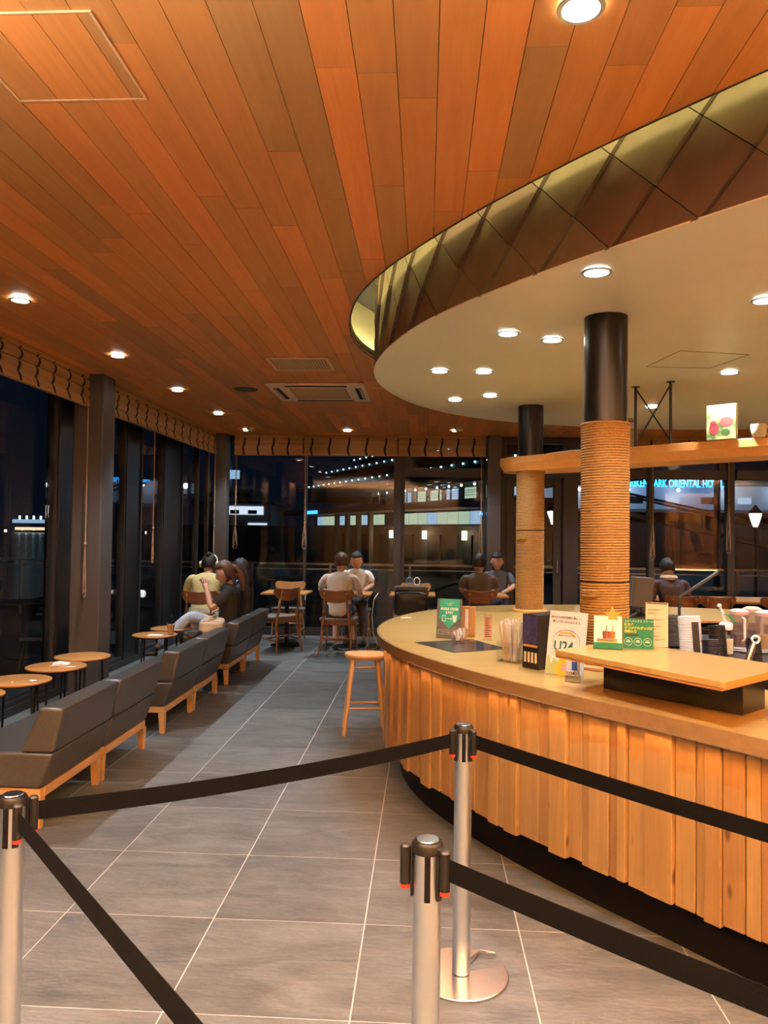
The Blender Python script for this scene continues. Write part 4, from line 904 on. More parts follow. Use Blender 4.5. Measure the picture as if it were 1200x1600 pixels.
pitcher(1.95, 4.72, .3, 'clear pinkish pitcher of dark coffee at the back of the tray', (.05, .015, .01))
pitcher(1.93, 4.50, .1, 'clear pitcher of pale tea at the right edge of the picture', (.6, .45, .18))
t = root('frothing_tool', (1.62, 3.99, BZ), 0, 'short steel tool with a white slotted head leaning behind the ledge', 'utensil')
MB().tube([(0, 0, .004), (.03, .0, .10), (.038, 0, .125)], [.016, .016, .010], 12).build('barrel', M['chrome'], t); m = MB(); m.tube([(.045 + .018 * math.cos(a), 0, .138 + .018 * math.sin(a)) for a in np.linspace(0, 2 * PI, 16)[:-1]], .006, 8, closed=True); m.build('slotted_head', M['white'], t)
# tablet screen on a jointed arm, seen from the back
t = root('tablet_screen', (1.02, 4.35, CT), 0, 'dark grey tablet terminal on a jointed black arm clamped to the bar', 'screen')
R_ = Matrix.Translation((.22, .18, .225)) @ Matrix.Rotation(math.radians(14), 4, 'Z') @ Matrix.Rotation(math.radians(4), 4, 'Y')
def tb_(name, mt, *bxs, bevel=.006):
    m = MB(); m.xf(R_)
    for b_ in bxs: m.box(*b_)
    m.xf(None); return m.build(name, mt, t, smooth=0, bevel=bevel)
tb_('upper_shell', mat('tablet_grey', (.035, .034, .033), .55), (-.070, -.012, -.0, .070, .012, .19)); tb_('back_panel', mat('tablet_pattern', (.03, .025, .02), .6), (-.055, -.0145, .02, .055, -.0125, .175), bevel=0)
tb_('lower_shell', bpy.data.materials['tablet_grey'], (-.062, -.010, -.20, .062, .014, -.002)); tb_('bracket', M['blackp'], (-.075, -.04, -.03, .075, -.016, .022), (-.02, -.055, -.015, .02, -.041, .01), bevel=.005)
m = MB(); m.tube([(.20, .12, .222), (.02, .0, .145)], .0075, 10); m.build('arm', M['frame'], t)
m = MB(); m.tube([(.012, -.01, .14), (.012, -.01, .002)], .007, 8); m.tube([(.034, -.01, .14), (.034, -.01, .002)], .007, 8); m.build('mast', M['blackp'], t)
m = MB(); m.cyl((0, -.012, .148), (.045, -.012, .148), .014, n=14); m.ball((.19, .115, .222), .017); m.build('joint', M['blackp'], t); MB().box(-.01, -.035, .001, .055, .02, .010).build('clamp_base', M['blackp'], t, smooth=0, bevel=.002)
t = root('pos_arm', (2.55, 5.75, CT), 0, 'slanting dark arm of another terminal at the right edge', 'arm')
MB().tube([(0, 0, .002), (0, 0, .16), (.34, .1, .36)], [.012, .012, .016], 10).build('arm', M['frame'], t); MB().lathe([(0, 0.001), (.05, .001), (.05, .01), (0, .012)], 20).build('foot', M['frame'], t)
t.location = (2.05, 6.35, CT)

# ------------------------------------------------------------------ sofas
def sofa_unit():
    t = root('sofa_unit', (0, 0, 0))
    # x: 0 = outer foot of the back, seat extends to -x ; y: 0..0.75
    W_ = .745
    m = MB(); m.hexa([(-.50, .004, .205), (-.015, .004, .205), (-.015, W_ - .004, .205), (-.50, W_ - .004, .205)], [(-.50, .004, .385), (.045, .004, .385), (.045, W_ - .004, .385), (-.50, W_ - .004, .385)])
    m.build('seat', M['leather'], t, smooth=60, bevel=.014, seg=3)
    m = MB(); m.hexa([(-.13, .004, .387), (.046, .004, .387), (.046, W_ - .004, .387), (-.13, W_ - .004, .387)], [(-.03, .004, .62), (.095, .004, .615), (.095, W_ - .004, .615), (-.03, W_ - .004, .62)])
    m.build('backrest', M['leather'], t, smooth=60, bevel=.016, seg=3)
    m = MB(); m.box(-.48, .012, .155, -.02, .045, .203); m.box(-.48, W_ - .045, .155, -.02, W_ - .012, .203); m.box(-.045, .046, .155, -.012, W_ - .046, .203); m.box(-.48, .046, .155, -.45, W_ - .046, .203)
    m.build('base_rail', M['beech'], t, smooth=0, bevel=.003)
    for x, y in ((-.035, .03), (-.035, W_ - .03), (-.455, .03), (-.455, W_ - .03)):
        dy = .0
        m = MB(); a, b = .026, .017
        m.hexa([(x - b, y - b, 0), (x + b, y - b, 0), (x + b, y + b, 0), (x - b, y + b, 0)], [(x - a, y - a, .154), (x + a * .8, y - a, .154), (x + a * .8, y + a, .154), (x - a, y + a, .154)]); m.build('leg', M['beech'], t, smooth=0, bevel=.002)
    return t
sp0 = sofa_unit(); SX = -1.93
for i, (y, l) in enumerate(((3.865, 'charcoal leather armless sofa unit nearest the camera, at the left edge'), (4.625, 'charcoal leather sofa unit second from the camera, right behind the nearest'), (5.735, 'charcoal leather sofa unit third from the camera, beyond the first gap'),
                            (6.495, 'charcoal leather sofa unit fourth from the camera, with a tan bag on its seat'), (7.60, 'charcoal leather sofa unit where the woman in a black T-shirt sits'), (8.36, 'charcoal leather sofa unit farthest from the camera, under the second dark-haired woman'))):
    o = sp0 if i == 0 else dup(sp0); o.location = (SX, y, 0); tag(o, l, 'sofa', 'sofa units along the window side')

# ------------------------------------------------------------------ small round tables
def side_table():
    t = root('side_table', (0, 0, 0))
    m = MB(); m.lathe([(0, .486), (.210, .486), (.216, .490), (.216, .498), (.213, .50), (0, .50)], 44); m.build('table_top', M['table'], t)
    m = MB(); m.lathe([(0, .478), (.206, .478), (.206, .4855), (0, .4855)], 40); m.build('under_plate', M['blackp'], t)
    for k in range(4):
        a = k * PI / 2 + .6; c, s_ = math.cos(a), math.sin(a); MB().tube([(.15 * c, .15 * s_, .477), (.165 * c, .165 * s_, .0)], .008, 8).build('leg', M['blackp'], t)
    return t
st0 = side_table(); TL = [('round side table at the left edge of the picture, mostly cut off', -2.824, 4.66), ('round side table with two scraps of white paper on it', -2.763, 5.147), ('round side table with a heap of crumpled napkins', -2.761, 5.691), ('bare round side table right against the grey pillar', -2.771, 6.16), ('round side table holding the iced latte', -2.657, 7.516), ('round side table behind the latte table, under the red drink', -2.66, 8.028)]
for i, (l, x, y) in enumerate(TL):
    o = st0 if i == 0 else dup(st0); o.location = (x, y, 0); o.rotation_euler.z = i * .5; tag(o, l, 'table', 'round side tables along the windows')
def crumple(x, y, z, r, n, l, seed, flat=.35):
    rr = random.Random(seed); bm = bmesh.new()
    for k in range(n):
        a = rr.uniform(0, 6.28); d = rr.uniform(0, r * .6); mm_ = Matrix.Translation((math.cos(a) * d, math.sin(a) * d, r * flat * .55)) @ Matrix.Rotation(rr.uniform(0, 3), 4, 'Z') @ Matrix.Diagonal((r * rr.uniform(.4, .7), r * rr.uniform(.25, .5), r * flat * rr.uniform(.4, .9), 1))
        bmesh.ops.create_icosphere(bm, subdivisions=2, radius=1, matrix=mm_)
    for v in bm.verts:
        v.co += Vector((rr.uniform(-1, 1), rr.uniform(-1, 1), rr.uniform(-1, 1))) * r * .07; v.co.z = max(v.co.z, .0008)
    me = bpy.data.meshes.new('napkin'); bm.to_mesh(me); bm.free(); me.materials.append(M['paper']); o = link(bpy.data.objects.new('crumpled_napkin', me)); o.location = (x, y, z)
    return tag(o, l, 'napkin')
crumple(-2.73, 5.70, .5005, .07, 6, 'heap of crumpled white napkins on the middle side table', 3)
tag(MB().box(-.10, -.012, .0005, .10, .012, .003).build('folded_sleeve', M['paper'], smooth=0), 'flat white paper strip under the crumpled napkins', 'paper').location = (-2.70, 5.67, .5)
crumple(-2.63, 5.10, .5005, .03, 3, 'crumpled white scrap at the right side of the near side table', 5)
crumple(-2.74, 5.04, .5005, .016, 2, 'tiny white paper ball at the front of the near side table', 6)
tag(MB().box(-.07, -.05, .0005, .07, .05, .002).build('flat_napkin', M['paper'], smooth=0), 'flat white napkin beside the iced latte', 'napkin').location = (-2.63, 7.46, .5)
tag(MB().box(-.07, -.05, .0005, .07, .05, .002).build('flat_napkin', M['paper'], smooth=0), 'flat white napkin behind the red drink', 'napkin').location = (-2.66, 8.10, .5)
def drink(x, y, z, liq, l):
    t = root('iced_drink', (x, y, z), 0, l, 'drink', 'iced drinks in clear cups')
    MB().lathe([(0, .001), (.030, .001), (.043, .125), (.045, .128), (.041, .125), (.028, .005), (0, .004)], 24).build('cup', M['acryl'], t)
    MB().lathe([(0, .006), (.027, .006), (.037, .098), (0, .0985)], 20).build('liquid', mat('liq', liq, .3), t)
    MB().lathe([(.046, .1285), (.047, .134), (.040, .138), (0, .139)], 24, caps=False).build('lid', M['acryl'], t)
    MB().tube([(0, 0, .02), (.012, 0, .2)], .004, 8).build('straw', mat('strawg', (.0, .10, .05), .4), t)
drink(-2.50, 7.52, .501, (.62, .36, .16), 'iced latte with a dark straw on the nearer pair table')
drink(-2.50, 8.05, .501, (.42, .02, .03), 'iced red tea with a dark straw behind the latte')

# ------------------------------------------------------------------ chairs
def chair(wm, name='cafe_chair'):
    t = root(name, (0, 0, 0)); L_ = M[wm]       # faces +y; backrest at -y
    m = MB(); pts = catmull([(-.21,-.17),(-.225,.0),(-.215,.17),(-.12,.215),(0,.225),(.12,.215),(.215,.17),(.225,0),(.21,-.17),(.1,-.195),(0,-.2),(-.1,-.195)], 3)
    m.prism(pts, .425, .46); m.build('seat_cushion', M['seatpad'], t, smooth=40, bevel=.012, seg=3)
    m = MB(); m.prism([(p[0] * .93, p[1] * .93) for p in pts], .375, .424); m.build('seat_frame', L_, t, smooth=40)
    m = MB(); nU, nV = 18, 6; vs = []
    for i in range(nU + 1):
        u = -1 + 2 * i / nU; x = u * .215; yb = -.262 + .055 * u * u
        top = .815 - .012 * (1 - abs(u)) ** 2 + .010 * abs(u) ** 3 - (.035 * max(0, (abs(u) - .86) / .14) ** 2); bot = .655 + .085 * abs(u) ** 2.6 + .02 * (abs(u) > .99)
        for side in (0, 1):
            for j in range(nV + 1):
                z = bot + (top - bot) * j / nV; vs.append((x, yb + (.0 if side else .016) - (z - .7) * .08, z))
    fs = []; K = 2 * (nV + 1)
    for i in range(nU):
        for j in range(nV):
            a = i * K + j; fs.append((a, a + 1, a + K + 1, a + K)); b = a + nV + 1; fs.append((b, b + K, b + K + 1, b + 1))
        fs.append((i * K, (i + 1) * K, (i + 1) * K + nV + 1, i * K + nV + 1)); fs.append((i * K + nV, i * K + 2 * nV + 1, (i + 1) * K + 2 * nV + 1, (i + 1) * K + nV))
    for i in (0, nU): fs.append(tuple(i * K + j for j in range(nV + 1)) + tuple(i * K + nV + 1 + j for j in reversed(range(nV + 1))))
    m.add(vs, fs); m.build('backrest', L_, t, smooth=50, bevel=.003)
    for sx in (-1, 1):
        m = MB(); m.tube([(sx * .205, -.275, 0), (sx * .175, -.215, .30), (sx * .160, -.212, .45), (sx * .140, -.262, .66), (sx * .138, -.276, .79), (sx * .138, -.278, .80)], [.011, .016, .017, .014, .012, .006], 10); m.build('back_leg', L_, t)
        m = MB(); m.tube([(sx * .205, .20, 0), (sx * .175, .17, .42)], [.010, .017], 10); m.build('front_leg', L_, t)
        m = MB(); m.tube([(sx * .192, -.24, .16), (sx * .192, .185, .18)], .009, 8); m.build('stretcher', L_, t)
    m = MB(); m.tube([(-.185, -.02, .172), (.185, -.02, .172)], .009, 8); m.build('stretcher', L_, t)
    m = MB(); m.tube([(-.175, -.235, .22), (.175, -.235, .22)], .009, 8); m.build('stretcher', L_, t)
    for sx in (-1, 1): MB().cyl((sx * .138, -.289, .775), (sx * .138, -.293, .775), .010, n=12).build('round_peg', M['cord'], t)
    return t
cw, chn = chair('walnut'), chair('honey')
used = {}
def put(p, x, y, rz, l, g='wooden cafe chairs'):
    o = p if p.name not in used else dup(p); used[p.name] = 1; o.location = (x, y, 0); o.rotation_euler = (0, 0, rz); tag(o, l, 'chair', g); return o
put(cw, -1.075, 9.72, -.06, 'dark walnut chair with the man in the white T-shirt on it')
put(cw, -2.66, 9.20, .05, 'dark walnut chair behind the person in the yellow sweater')
put(cw, -.17, 9.98, .03, 'dark walnut chair with a black bag hung on its back')
put(cw, .70, 10.02, 0, 'dark walnut chair under the man in the brown-grey shirt')
put(cw, -1.90, 9.86, math.radians(50), 'empty walnut chair turned sideways at the left back table')
put(chn, -1.90, 10.72, PI + .05, 'honey coloured chair facing the camera at the left back table', 'light wooden chairs by the glass')
put(chn, -.98, 10.82, PI, 'honey coloured chair under the man facing the camera', 'light wooden chairs by the glass')
put(chn, -.14, 10.78, PI - .05, 'honey coloured chair with a handled bag, beyond the black bag chair', 'light wooden chairs by the glass')
put(chn, 1.0, 10.90, PI, 'honey coloured chair of the woman beside the right back pillar', 'light wooden chairs by the glass')
put(cw, 2.50, 9.75, .05, 'walnut chair at the window ledge just right of the big rope column', 'chairs at the window ledge')
put(cw, 3.10, 9.72, .03, 'walnut chair at the window ledge holding the person in purple', 'chairs at the window ledge')
put(cw, 3.53, 9.72, -.02, 'empty walnut chair at the window ledge right of the tablet screen', 'chairs at the window ledge')
put(cw, 4.24, 9.72, 0, 'walnut chair at the window ledge cut by the right edge', 'chairs at the window ledge')
# tables at the back
def cafe_table(x, y, l, w_=.30, d=.30):
    t = root('cafe_table', (x, y, 0), 0, l, 'table', 'square cafe tables by the back windows')
    MB().box(-w_, -d, .695, w_, d, .72).build('table_top', M['table'], t, smooth=0, bevel=.004)
    MB().cyl((0, 0, .02), (0, 0, .6945), .028, n=16).build('pedestal', M['blackp'], t); MB().lathe([(0, 0), (.21, 0), (.21, .008), (.04, .022), (0, .022)], 30).build('round_base', M['black'], t)
cafe_table(-1.85, 10.33, 'square cafe table between the sideways chair and the honey chair')
cafe_table(-1.0, 10.35, 'square cafe table between the man in white and the man facing him', .29)
cafe_table(-.16, 10.38, 'square cafe table between the bag chair and its honey chair')
cafe_table(.82, 10.42, 'square cafe table between the couple by the right back pillar', .28, .28)
cafe_table(-2.62, 9.85, 'square cafe table in front of the person in the yellow sweater', .30, .28)
t = root('window_ledge', (4.9, 10.5, 0), 0, 'long wooden ledge table running along the right back windows', 'table')
MB().box(-2.62, -.55, .69, 2.6, .28, .72).build('ledge_top', M['table'], t, smooth=0, bevel=.004); MB().box(-2.55, .20, .0, 2.55, .25, .689).build('back_panel', M['black'], t, smooth=0)
for k in range(4): MB().box(-2.5 + k * 1.65, -.45, 0, -2.44 + k * 1.65, .19, .689).build('support_panel', M['black'], t, smooth=0)

# stools
def stool():
    t = root('bar_stool', (0, 0, 0)); w_ = M['beech']
    m = MB(); pts = catmull([(-.155,.0),(-.13,.105),(0,.14),(.13,.105),(.155,0),(.148,-.10),(.02,-.115),(-.1,-.10)], 4); m.prism([(p[0] * .93, p[1] * .93) for p in pts], .560, .575); b = len(m.v)
    m.prism(pts, .576, .602); o = m.build('seat', w_, t, smooth=40, bevel=.006)
    for sx, sy in ((-1, -1), (1, -1), (-1, 1), (1, 1)):
        m = MB(); m.tube([(sx * .155, sy * .125, 0), (sx * .095, sy * .07, .562)], [.015, .019], 4 if False else 10); m.build('leg', w_, t)
    def at(sx, sy, z): f = z / .562; return (sx * (.155 - .06 * f), sy * (.125 - .055 * f), z)
    for a, b in ((at(-1, -1, .20), at(1, -1, .20)), (at(-1, 1, .20), at(1, 1, .20)), (at(-1, -1, .155), at(-1, 1, .155)), (at(1, -1, .155), at(1, 1, .155)), (at(-1, -1, .505), at(1, -1, .505))):
        MB().tube([a, b], .009, 8).build('stretcher', w_, t)
    return t
s0 = stool(); s0.location = (-.455, 5.97, 0); s0.rotation_euler.z = .12; tag(s0, 'light beech bar stool standing nearest, left of the bar counter', 'stool', 'beech bar stools')
s1 = dup(s0); s1.location = (-.17, 6.80, 0); s1.rotation_euler.z = -.7; tag(s1, 'light beech bar stool half hidden behind the left end of the bar', 'stool', 'beech bar stools')

# ------------------------------------------------------------------ queue posts and belts
def post(x, y, cas, l, clips, base=True):
    t = root('queue_post', (x, y, 0), 0, l, 'queue post', 'steel queue posts')
    r = .0305
    MB().cyl((0, 0, .012), (0, 0, .842), r, n=40).build('tube', M['steel'], t)
    MB().lathe([(0, .8425), (.034, .8425), (.034, .862), (.030, .867), (0, .868)], 36).build('cap_collar', M['blackp'], t)
    MB().lathe([(0, .8685), (.026, .8685), (.024, .8705), (0, .871)], 32).build('cap_disc', M['chrome'], t)
    # horseshoe-like base disc with a folded tongue
    m = MB(); a0, a1 = math.radians(62), math.radians(62 + 318)
    prof = [(.165 * math.cos(a), .165 * math.sin(a)) for a in np.linspace(a0, a1, 44)] + [(.03 * math.cos(math.radians(20)), .03 * math.sin(math.radians(20)))] + [(.05 * math.cos(math.radians(60)), .05 * math.sin(math.radians(60)))]
    m.prism(prof, 0, .010); m.build('base_disc', M['chrome'], t, smooth=30, bevel=.003)
    MB().tube([(.01, .05, .014), (.07, .13, .016), (.13, .11, .018)], .008, 8).build('base_tongue', M['chrome'], t) if base else None
    for a in clips:
        R_ = Matrix.Rotation(a, 4, 'Z')
        m = MB(); m.xf(R_); m.box(.0305, -.008, .745, .037, .008, .858); m.xf(None); m.build('clip_rail', M['blackp'], t, smooth=0, bevel=.003)
        m = MB(); m.xf(R_); m.cyl((.0485, 0, .772), (.0485, 0, .852), .0115, n=18); m.xf(None); m.build('clip', M['blackp'], t)
        m = MB(); m.xf(R_); m.lathe([(0, .8525), (.0115, .8525), (.008, .857), (0, .858)], 18, (.0485, 0, 0)); m.xf(None); m.build('clip_top', M['frame'], t)
        m = MB(); m.xf(R_); m.cyl((.0485, 0, .763), (.0485, 0, .7715), .0108, n=18); m.xf(None); m.build('clip_button', M['red'], t)
    for a in np.linspace(0, 2 * PI, 5)[:-1]:
        pass
    m = MB(); m.xf(Matrix.Rotation(-PI / 2, 4, 'Z')); m.box(.0305, -.0065, .745, .0335, .0065, .842); m.cyl((.0335, 0, .756), (.035, 0, .756), .004, n=10); m.cyl((.0335, 0, .828), (.035, 0, .828), .004, n=10); m.xf(None); m.build('slot_plate', M['black'], t, smooth=40, bevel=.002)
P1, P2, P3 = (-1.028, 1.905), (.142, 2.74), (.013, 1.711)
def ang(a, b): return math.atan2(b[1] - a[1], b[0] - a[0])
E2 = (1.95, 1.15); E3 = (1.7, .95); E1 = (.08, .66)
post(*P1, 1, 'steel queue post at the left edge of the picture', [ang(P1, P2), ang(P1, E1)])
post(*P2, 1, 'steel queue post with visible round base, standing nearest the bar', [ang(P2, P1), ang(P2, (1.35, 1.45))])
post(*P3, 1, 'steel queue post nearest the camera, its foot cut by the lower edge', [ang(P3, (1.15, .77)), PI - .05])
def belt(a, b, l, z0=.818, sag=.02, h=.047, tw=0.0):
    d = Vector((b[0] - a[0], b[1] - a[1])); ln = d.length; d.normalize(); n_ = Vector((-d.y, d.x)); p0 = Vector(a) + d * .0605; q0 = Vector(b) - d * .0605
    vs, fs = [], []; N = 24
    for i in range(N + 1):
        f = i / N; p = p0.lerp(q0, f); z = z0 - sag * 4 * f * (1 - f); t_ = tw * math.sin(PI * f)
        for k in (-1, 1):
            for e in (-1, 1): vs.append((p.x + n_.x * (.0009 * e + t_ * k * h / 2), p.y + n_.y * (.0009 * e + t_ * k * h / 2), z + k * h / 2))
    for i in range(N):
        a_ = 4 * i; b_ = a_ + 4
        fs += [(a_, a_ + 2, b_ + 2, b_), (a_ + 1, b_ + 1, b_ + 3, a_ + 3), (a_, b_, b_ + 1, a_ + 1), (a_ + 2, a_ + 3, b_ + 3, b_ + 2)]
    fs += [(0, 1, 3, 2), (4 * N, 4 * N + 2, 4 * N + 3, 4 * N + 1)]
    m = MB(); m.add(vs, fs); tag(m.build('queue_belt', M['belt'], smooth=40), l, 'belt', 'black queue belts')
belt(P1, P2, 'black belt stretched across the floor from the left post to the middle post')
belt(P1, E1, 'black belt running from the left post down to the lower edge', sag=.0)
belt(P2, (1.35, 1.45), 'black belt from the middle post along the bar front to the right edge', sag=.012)
belt(P3, (1.15, .77), 'black belt from the nearest post to the right edge of the picture', sag=.012)
post(E1[0], E1[1], 1, 'steel queue post in front of the view, end of the left belt', [ang(E1, P1)])
post(1.35, 1.45, 1, 'steel queue post past the right edge, end of the bar front belt', [ang((1.35, 1.45), P2)])
post(1.15, .77, 1, 'steel queue post past the right edge, end of the nearest belt', [ang((1.15, .77), P3)])

# ------------------------------------------------------------------ people
M['skin'] = mat('skin', (.58, .33, .22), .5, **{'Subsurface Weight': .05}); M['hair'] = noisy('black_hair', (.008, .006, .005), (.022, .016, .013), 60, .62, .6, stretch=(1, 1, .2))
M['hairb'] = noisy('brown_hair', (.045, .018, .008), (.12, .05, .02), 50, .55, .6, stretch=(1, 1, .2))
def skinned(name, chains, mt, parent, sub=1, extra=None):
    """chains: list of lists of (pos, radius); shared positions weld into one graph"""
    vs, es, rs, idx = [], [], [], {}
    roots = []
    for ch in chains:
        prev = None
        for p, r in ch:
            k = (round(p[0], 4), round(p[1], 4), round(p[2], 4))
            if k not in idx: idx[k] = len(vs); vs.append(p); rs.append(r if isinstance(r, tuple) else (r, r))
            i = idx[k]
            if prev is not None and prev != i: es.append((prev, i))
            prev = i
    me = bpy.data.meshes.new(name); me.from_pydata([tuple(v) for v in vs], es, []); o = bpy.data.objects.new(name, me); C.objects.link(o)
    md = o.modifiers.new('skin', 'SKIN'); md.use_smooth_shade = True; md.branch_smoothing = .6
    if not me.skin_vertices: bpy.context.view_layer.objects.active = o
    sv = me.skin_vertices[0].data
    seen = set(); adj = {}
    for a, b in es: adj.setdefault(a, []).append(b); adj.setdefault(b, []).append(a)
    for i, r in enumerate(rs): sv[i].radius = r; sv[i].use_root = False
    for i in range(len(vs)):
        if i in seen: continue
        sv[i].use_root = True; stck = [i]
        while stck:
            q = stck.pop()
            if q in seen: continue
            seen.add(q); stck += adj.get(q, [])
    s_ = o.modifiers.new('sub', 'SUBSURF'); s_.levels = sub; s_.render_levels = sub
    dg = bpy.context.evaluated_depsgraph_get(); m2 = bpy.data.meshes.new_from_object(o.evaluated_get(dg)); C.objects.unlink(o); bpy.data.objects.remove(o)
    if extra:
        bm = bmesh.new(); bm.from_mesh(m2)
        for e in extra: bm.from_mesh(e)
        bm.to_mesh(m2); bm.free()
    m2.name = name; m2.materials.clear(); m2.materials.append(mt); m2.shade_smooth()
    return link(bpy.data.objects.new(name, m2), parent)
def head_mesh(Mx):
    bm = bmesh.new(); bmesh.ops.create_uvsphere(bm, u_segments=28, v_segments=20, radius=1)
    for v in bm.verts:
        x, y, z = v.co
        w_ = 1 - .22 * max(0, -z) ** 1.5; fy = y
        X_, Y_, Z_ = x * .074 * w_, y * .092, z * .112
        if y > 0 and z < 0: Y_ *= 1 - .10 * (-z)
        if y < 0 and z < -.2: Y_ *= 1 - .45 * (-z - .2)
        if y > .75 and abs(x) < .28 and -.38 < z < .12: Y_ += .020 * (1 - abs(x) / .28) * (1 - abs(z + .22) / .34 if z < .12 else 0)      # nose
        if y > .7 and abs(abs(x) - .36) < .2 and abs(z - .08) < .12: Y_ -= .007                                                       # eye sockets
        if y > .8 and abs(x) < .3 and abs(z + .55) < .07: Y_ += .004
        v.co = Mx @ Vector((X_, Y_, Z_))
    for s_ in (-1, 1):
        mm = Mx @ Matrix.Translation((s_ * .074, -.004, -.008)) @ Matrix.Diagonal((.011, .02, .031, 1)); bmesh.ops.create_uvsphere(bm, u_segments=10, v_segments=8, radius=1, matrix=mm)
    me = bpy.data.meshes.new('head'); bm.to_mesh(me); bm.free(); return me
def rx(p, piv, a):
    y, z = p[1] - piv[1], p[2] - piv[2]; return (p[0], piv[1] + y * math.cos(a) - z * math.sin(a), piv[2] + y * math.sin(a) + z * math.cos(a))
def person(x, y, rz, label, seat=.46, lean=.12, turn=0, nod=.15, shirt=None, pants=None, shoes=None, hair='hair', hairstyle='short', sleeve='short', arms=None, knees=None, feet=None, longpants=True, skirt=None, thick=1.0, group=None, sc=1.0, ankbare=True):
    t = root('person', (x, y, 0), rz, label, 'person', group); z0 = seat + .095; piv = (0, 0, z0)
    T = lambda a, b, c: rx((a, b, z0 + c * .94), piv, -lean)
    pel = (0, 0, z0); wai = T(0, .0, .18); che = T(0, -.01, .36); nb = T(0, -.02, .485); nk = T(0, .0, .54)
    hc = Vector(T(0, .035, .635)); sh = {s_: T(s_ * .165 * thick, -.015, .43) for s_ in (-1, 1)}
    hip = {s_: (s_ * .085, .03, z0 - .01) for s_ in (-1, 1)}
    kn = knees or {-1: (-.11, .42, seat + .06), 1: (.11, .42, seat + .06)}; ft = feet or {-1: (-.12, .42, .085), 1: (.12, .42, .085)}
    am = arms or {-1: ((-.23, .08, z0 + .24), (-.12, .30, .74)), 1: ((.23, .08, z0 + .24), (.12, .30, .74))}
    kb = .7 if shirt else 1
    tors = [(pel, (.125 * thick, .09)), (wai, (.112 * thick * kb, .085 * kb)), (che, (.118 * thick * kb, .08 * kb)), (nb, (.048, .044)), (nk, .046), (tuple(hc - Vector((0, 0, .03))), .045)]
    ch = [tors]; hands = []
    for s_ in (-1, 1):
        e, w_ = am[s_]; v = (Vector(w_) - Vector(e)).normalized(); ch.append([(che, (.118 * thick * kb, .08 * kb)), (sh[s_], .034), (e, .038), (w_, .026)])
        pm = Vector(w_) + v * .05; up_ = Vector((0, 0, 1)); sd = v.cross(up_).normalized() if v.cross(up_).length > .1 else Vector((1, 0, 0)); nn = sd.cross(v)
        ch.append([(w_, .026), (tuple(pm), (.030, .016))])
        for k, ln in enumerate((.058, .068, .062, .048)):
            b0 = pm + sd * (k - 1.5) * .017 + v * .018; hands.append([(tuple(b0 - v * .02), .0085), (tuple(b0 + v * ln * .5), .0085), (tuple(b0 + v * ln * .9 - nn * ln * .35), .007)])
        b0 = pm + sd * -.026 * s_ - v * .02; hands.append([(tuple(b0), .0095), (tuple(b0 + sd * -.022 * s_ + v * .03), .009), (tuple(b0 + sd * -.024 * s_ + v * .055), .0075)])
        dd = (Vector(ft[s_]) - Vector(kn[s_])); ch.append([(pel, (.135 * thick, .10)), (hip[s_], .078), (kn[s_], .055), (tuple(Vector(kn[s_]) + dd * .35), .05), (ft[s_], .033)])
    Hm = Matrix.Translation(hc) @ Matrix.Rotation(turn, 4, 'Z') @ Matrix.Rotation(-nod - lean * .3, 4, 'X') @ Matrix.Diagonal((1.1, 1.08, 1.06, 1))
    hm = skinned('hand', hands, M['skin'], None, 1); hme = hm.data; C.objects.unlink(hm); bpy.data.objects.remove(hm)
    skinned('body', ch, M['skin'], t, 2, [head_mesh(Hm), hme])
    # clothes follow the same graph, a little larger
    if shirt:
        m = MB(); NS = 28; rings = []
        for (dy, c, ax, ay) in ((0, -.10, .150, .125), (.0, .0, .150, .120), (0, .10, .136, .112), (-.005, .20, .134, .108), (-.012, .30, .148, .110), (-.016, .38, .162, .106), (-.014, .43, .168, .094), (-.008, .468, .140, .082), (-.004, .495, .088, .070), (.0, .512, .060, .058)):
            th = thick if c < .48 else 1; ctr_ = Vector(T(0, dy, c))
            rings.append([tuple(ctr_ + Vector((ax * th * math.copysign(abs(math.cos(q)) ** .85, math.cos(q)), ay * math.sin(q) * (1 + .012 * math.sin(q * 7 + c * 30)), 0))) for q in [2 * PI * k / NS for k in range(NS)]])
        m.add([p for r_ in rings for p in r_], [(a * NS + k, a * NS + (k + 1) % NS, (a + 1) * NS + (k + 1) % NS, (a + 1) * NS + k) for a in range(len(rings) - 1) for k in range(NS)] + [tuple(range(NS - 1, -1, -1)), tuple((len(rings) - 1) * NS + k for k in range(NS))])
        for s_ in (-1, 1):
            e, w_ = am[s_]; E_ = Vector(e); S_ = Vector(sh[s_]); I_ = S_ * .6 + Vector(che) * .4 + Vector((0, 0, .02))
            pts_ = [I_, S_ + Vector((0, 0, -.004)), S_.lerp(E_, .4), S_.lerp(E_, .8)]; rr_ = [.058, .062, .060, .058]
            if sleeve != 'short': pts_ = pts_[:3] + [S_.lerp(E_, .9), E_, E_.lerp(Vector(w_), .3), E_.lerp(Vector(w_), .92)]; rr_ = [.058, .062, .058, .053, .050, .048, .038]
            m.tube([tuple(p) for p in pts_], rr_, 14)
        o = m.build('shirt', shirt, t, smooth=75); sb_ = o.modifiers.new('s', 'SUBSURF'); sb_.levels = 1; sb_.render_levels = 1
    if pants:
        c3 = []
        for s_ in (-1, 1):
            K = Vector(kn[s_]); F = Vector(ft[s_])
            ends = [(tuple(K.lerp(F, .5)), .062), (tuple(K.lerp(F, .93)), .058)] if longpants else []
            kk = (kn[s_], .068) if longpants else (tuple(Vector(hip[s_]).lerp(K, .86)), .078)
            c3.append([((0, -.005, z0 + .03), (.135 * thick, .11)), (hip[s_], .090), kk] + ends)
        skinned('trousers', c3, pants, t, 2)
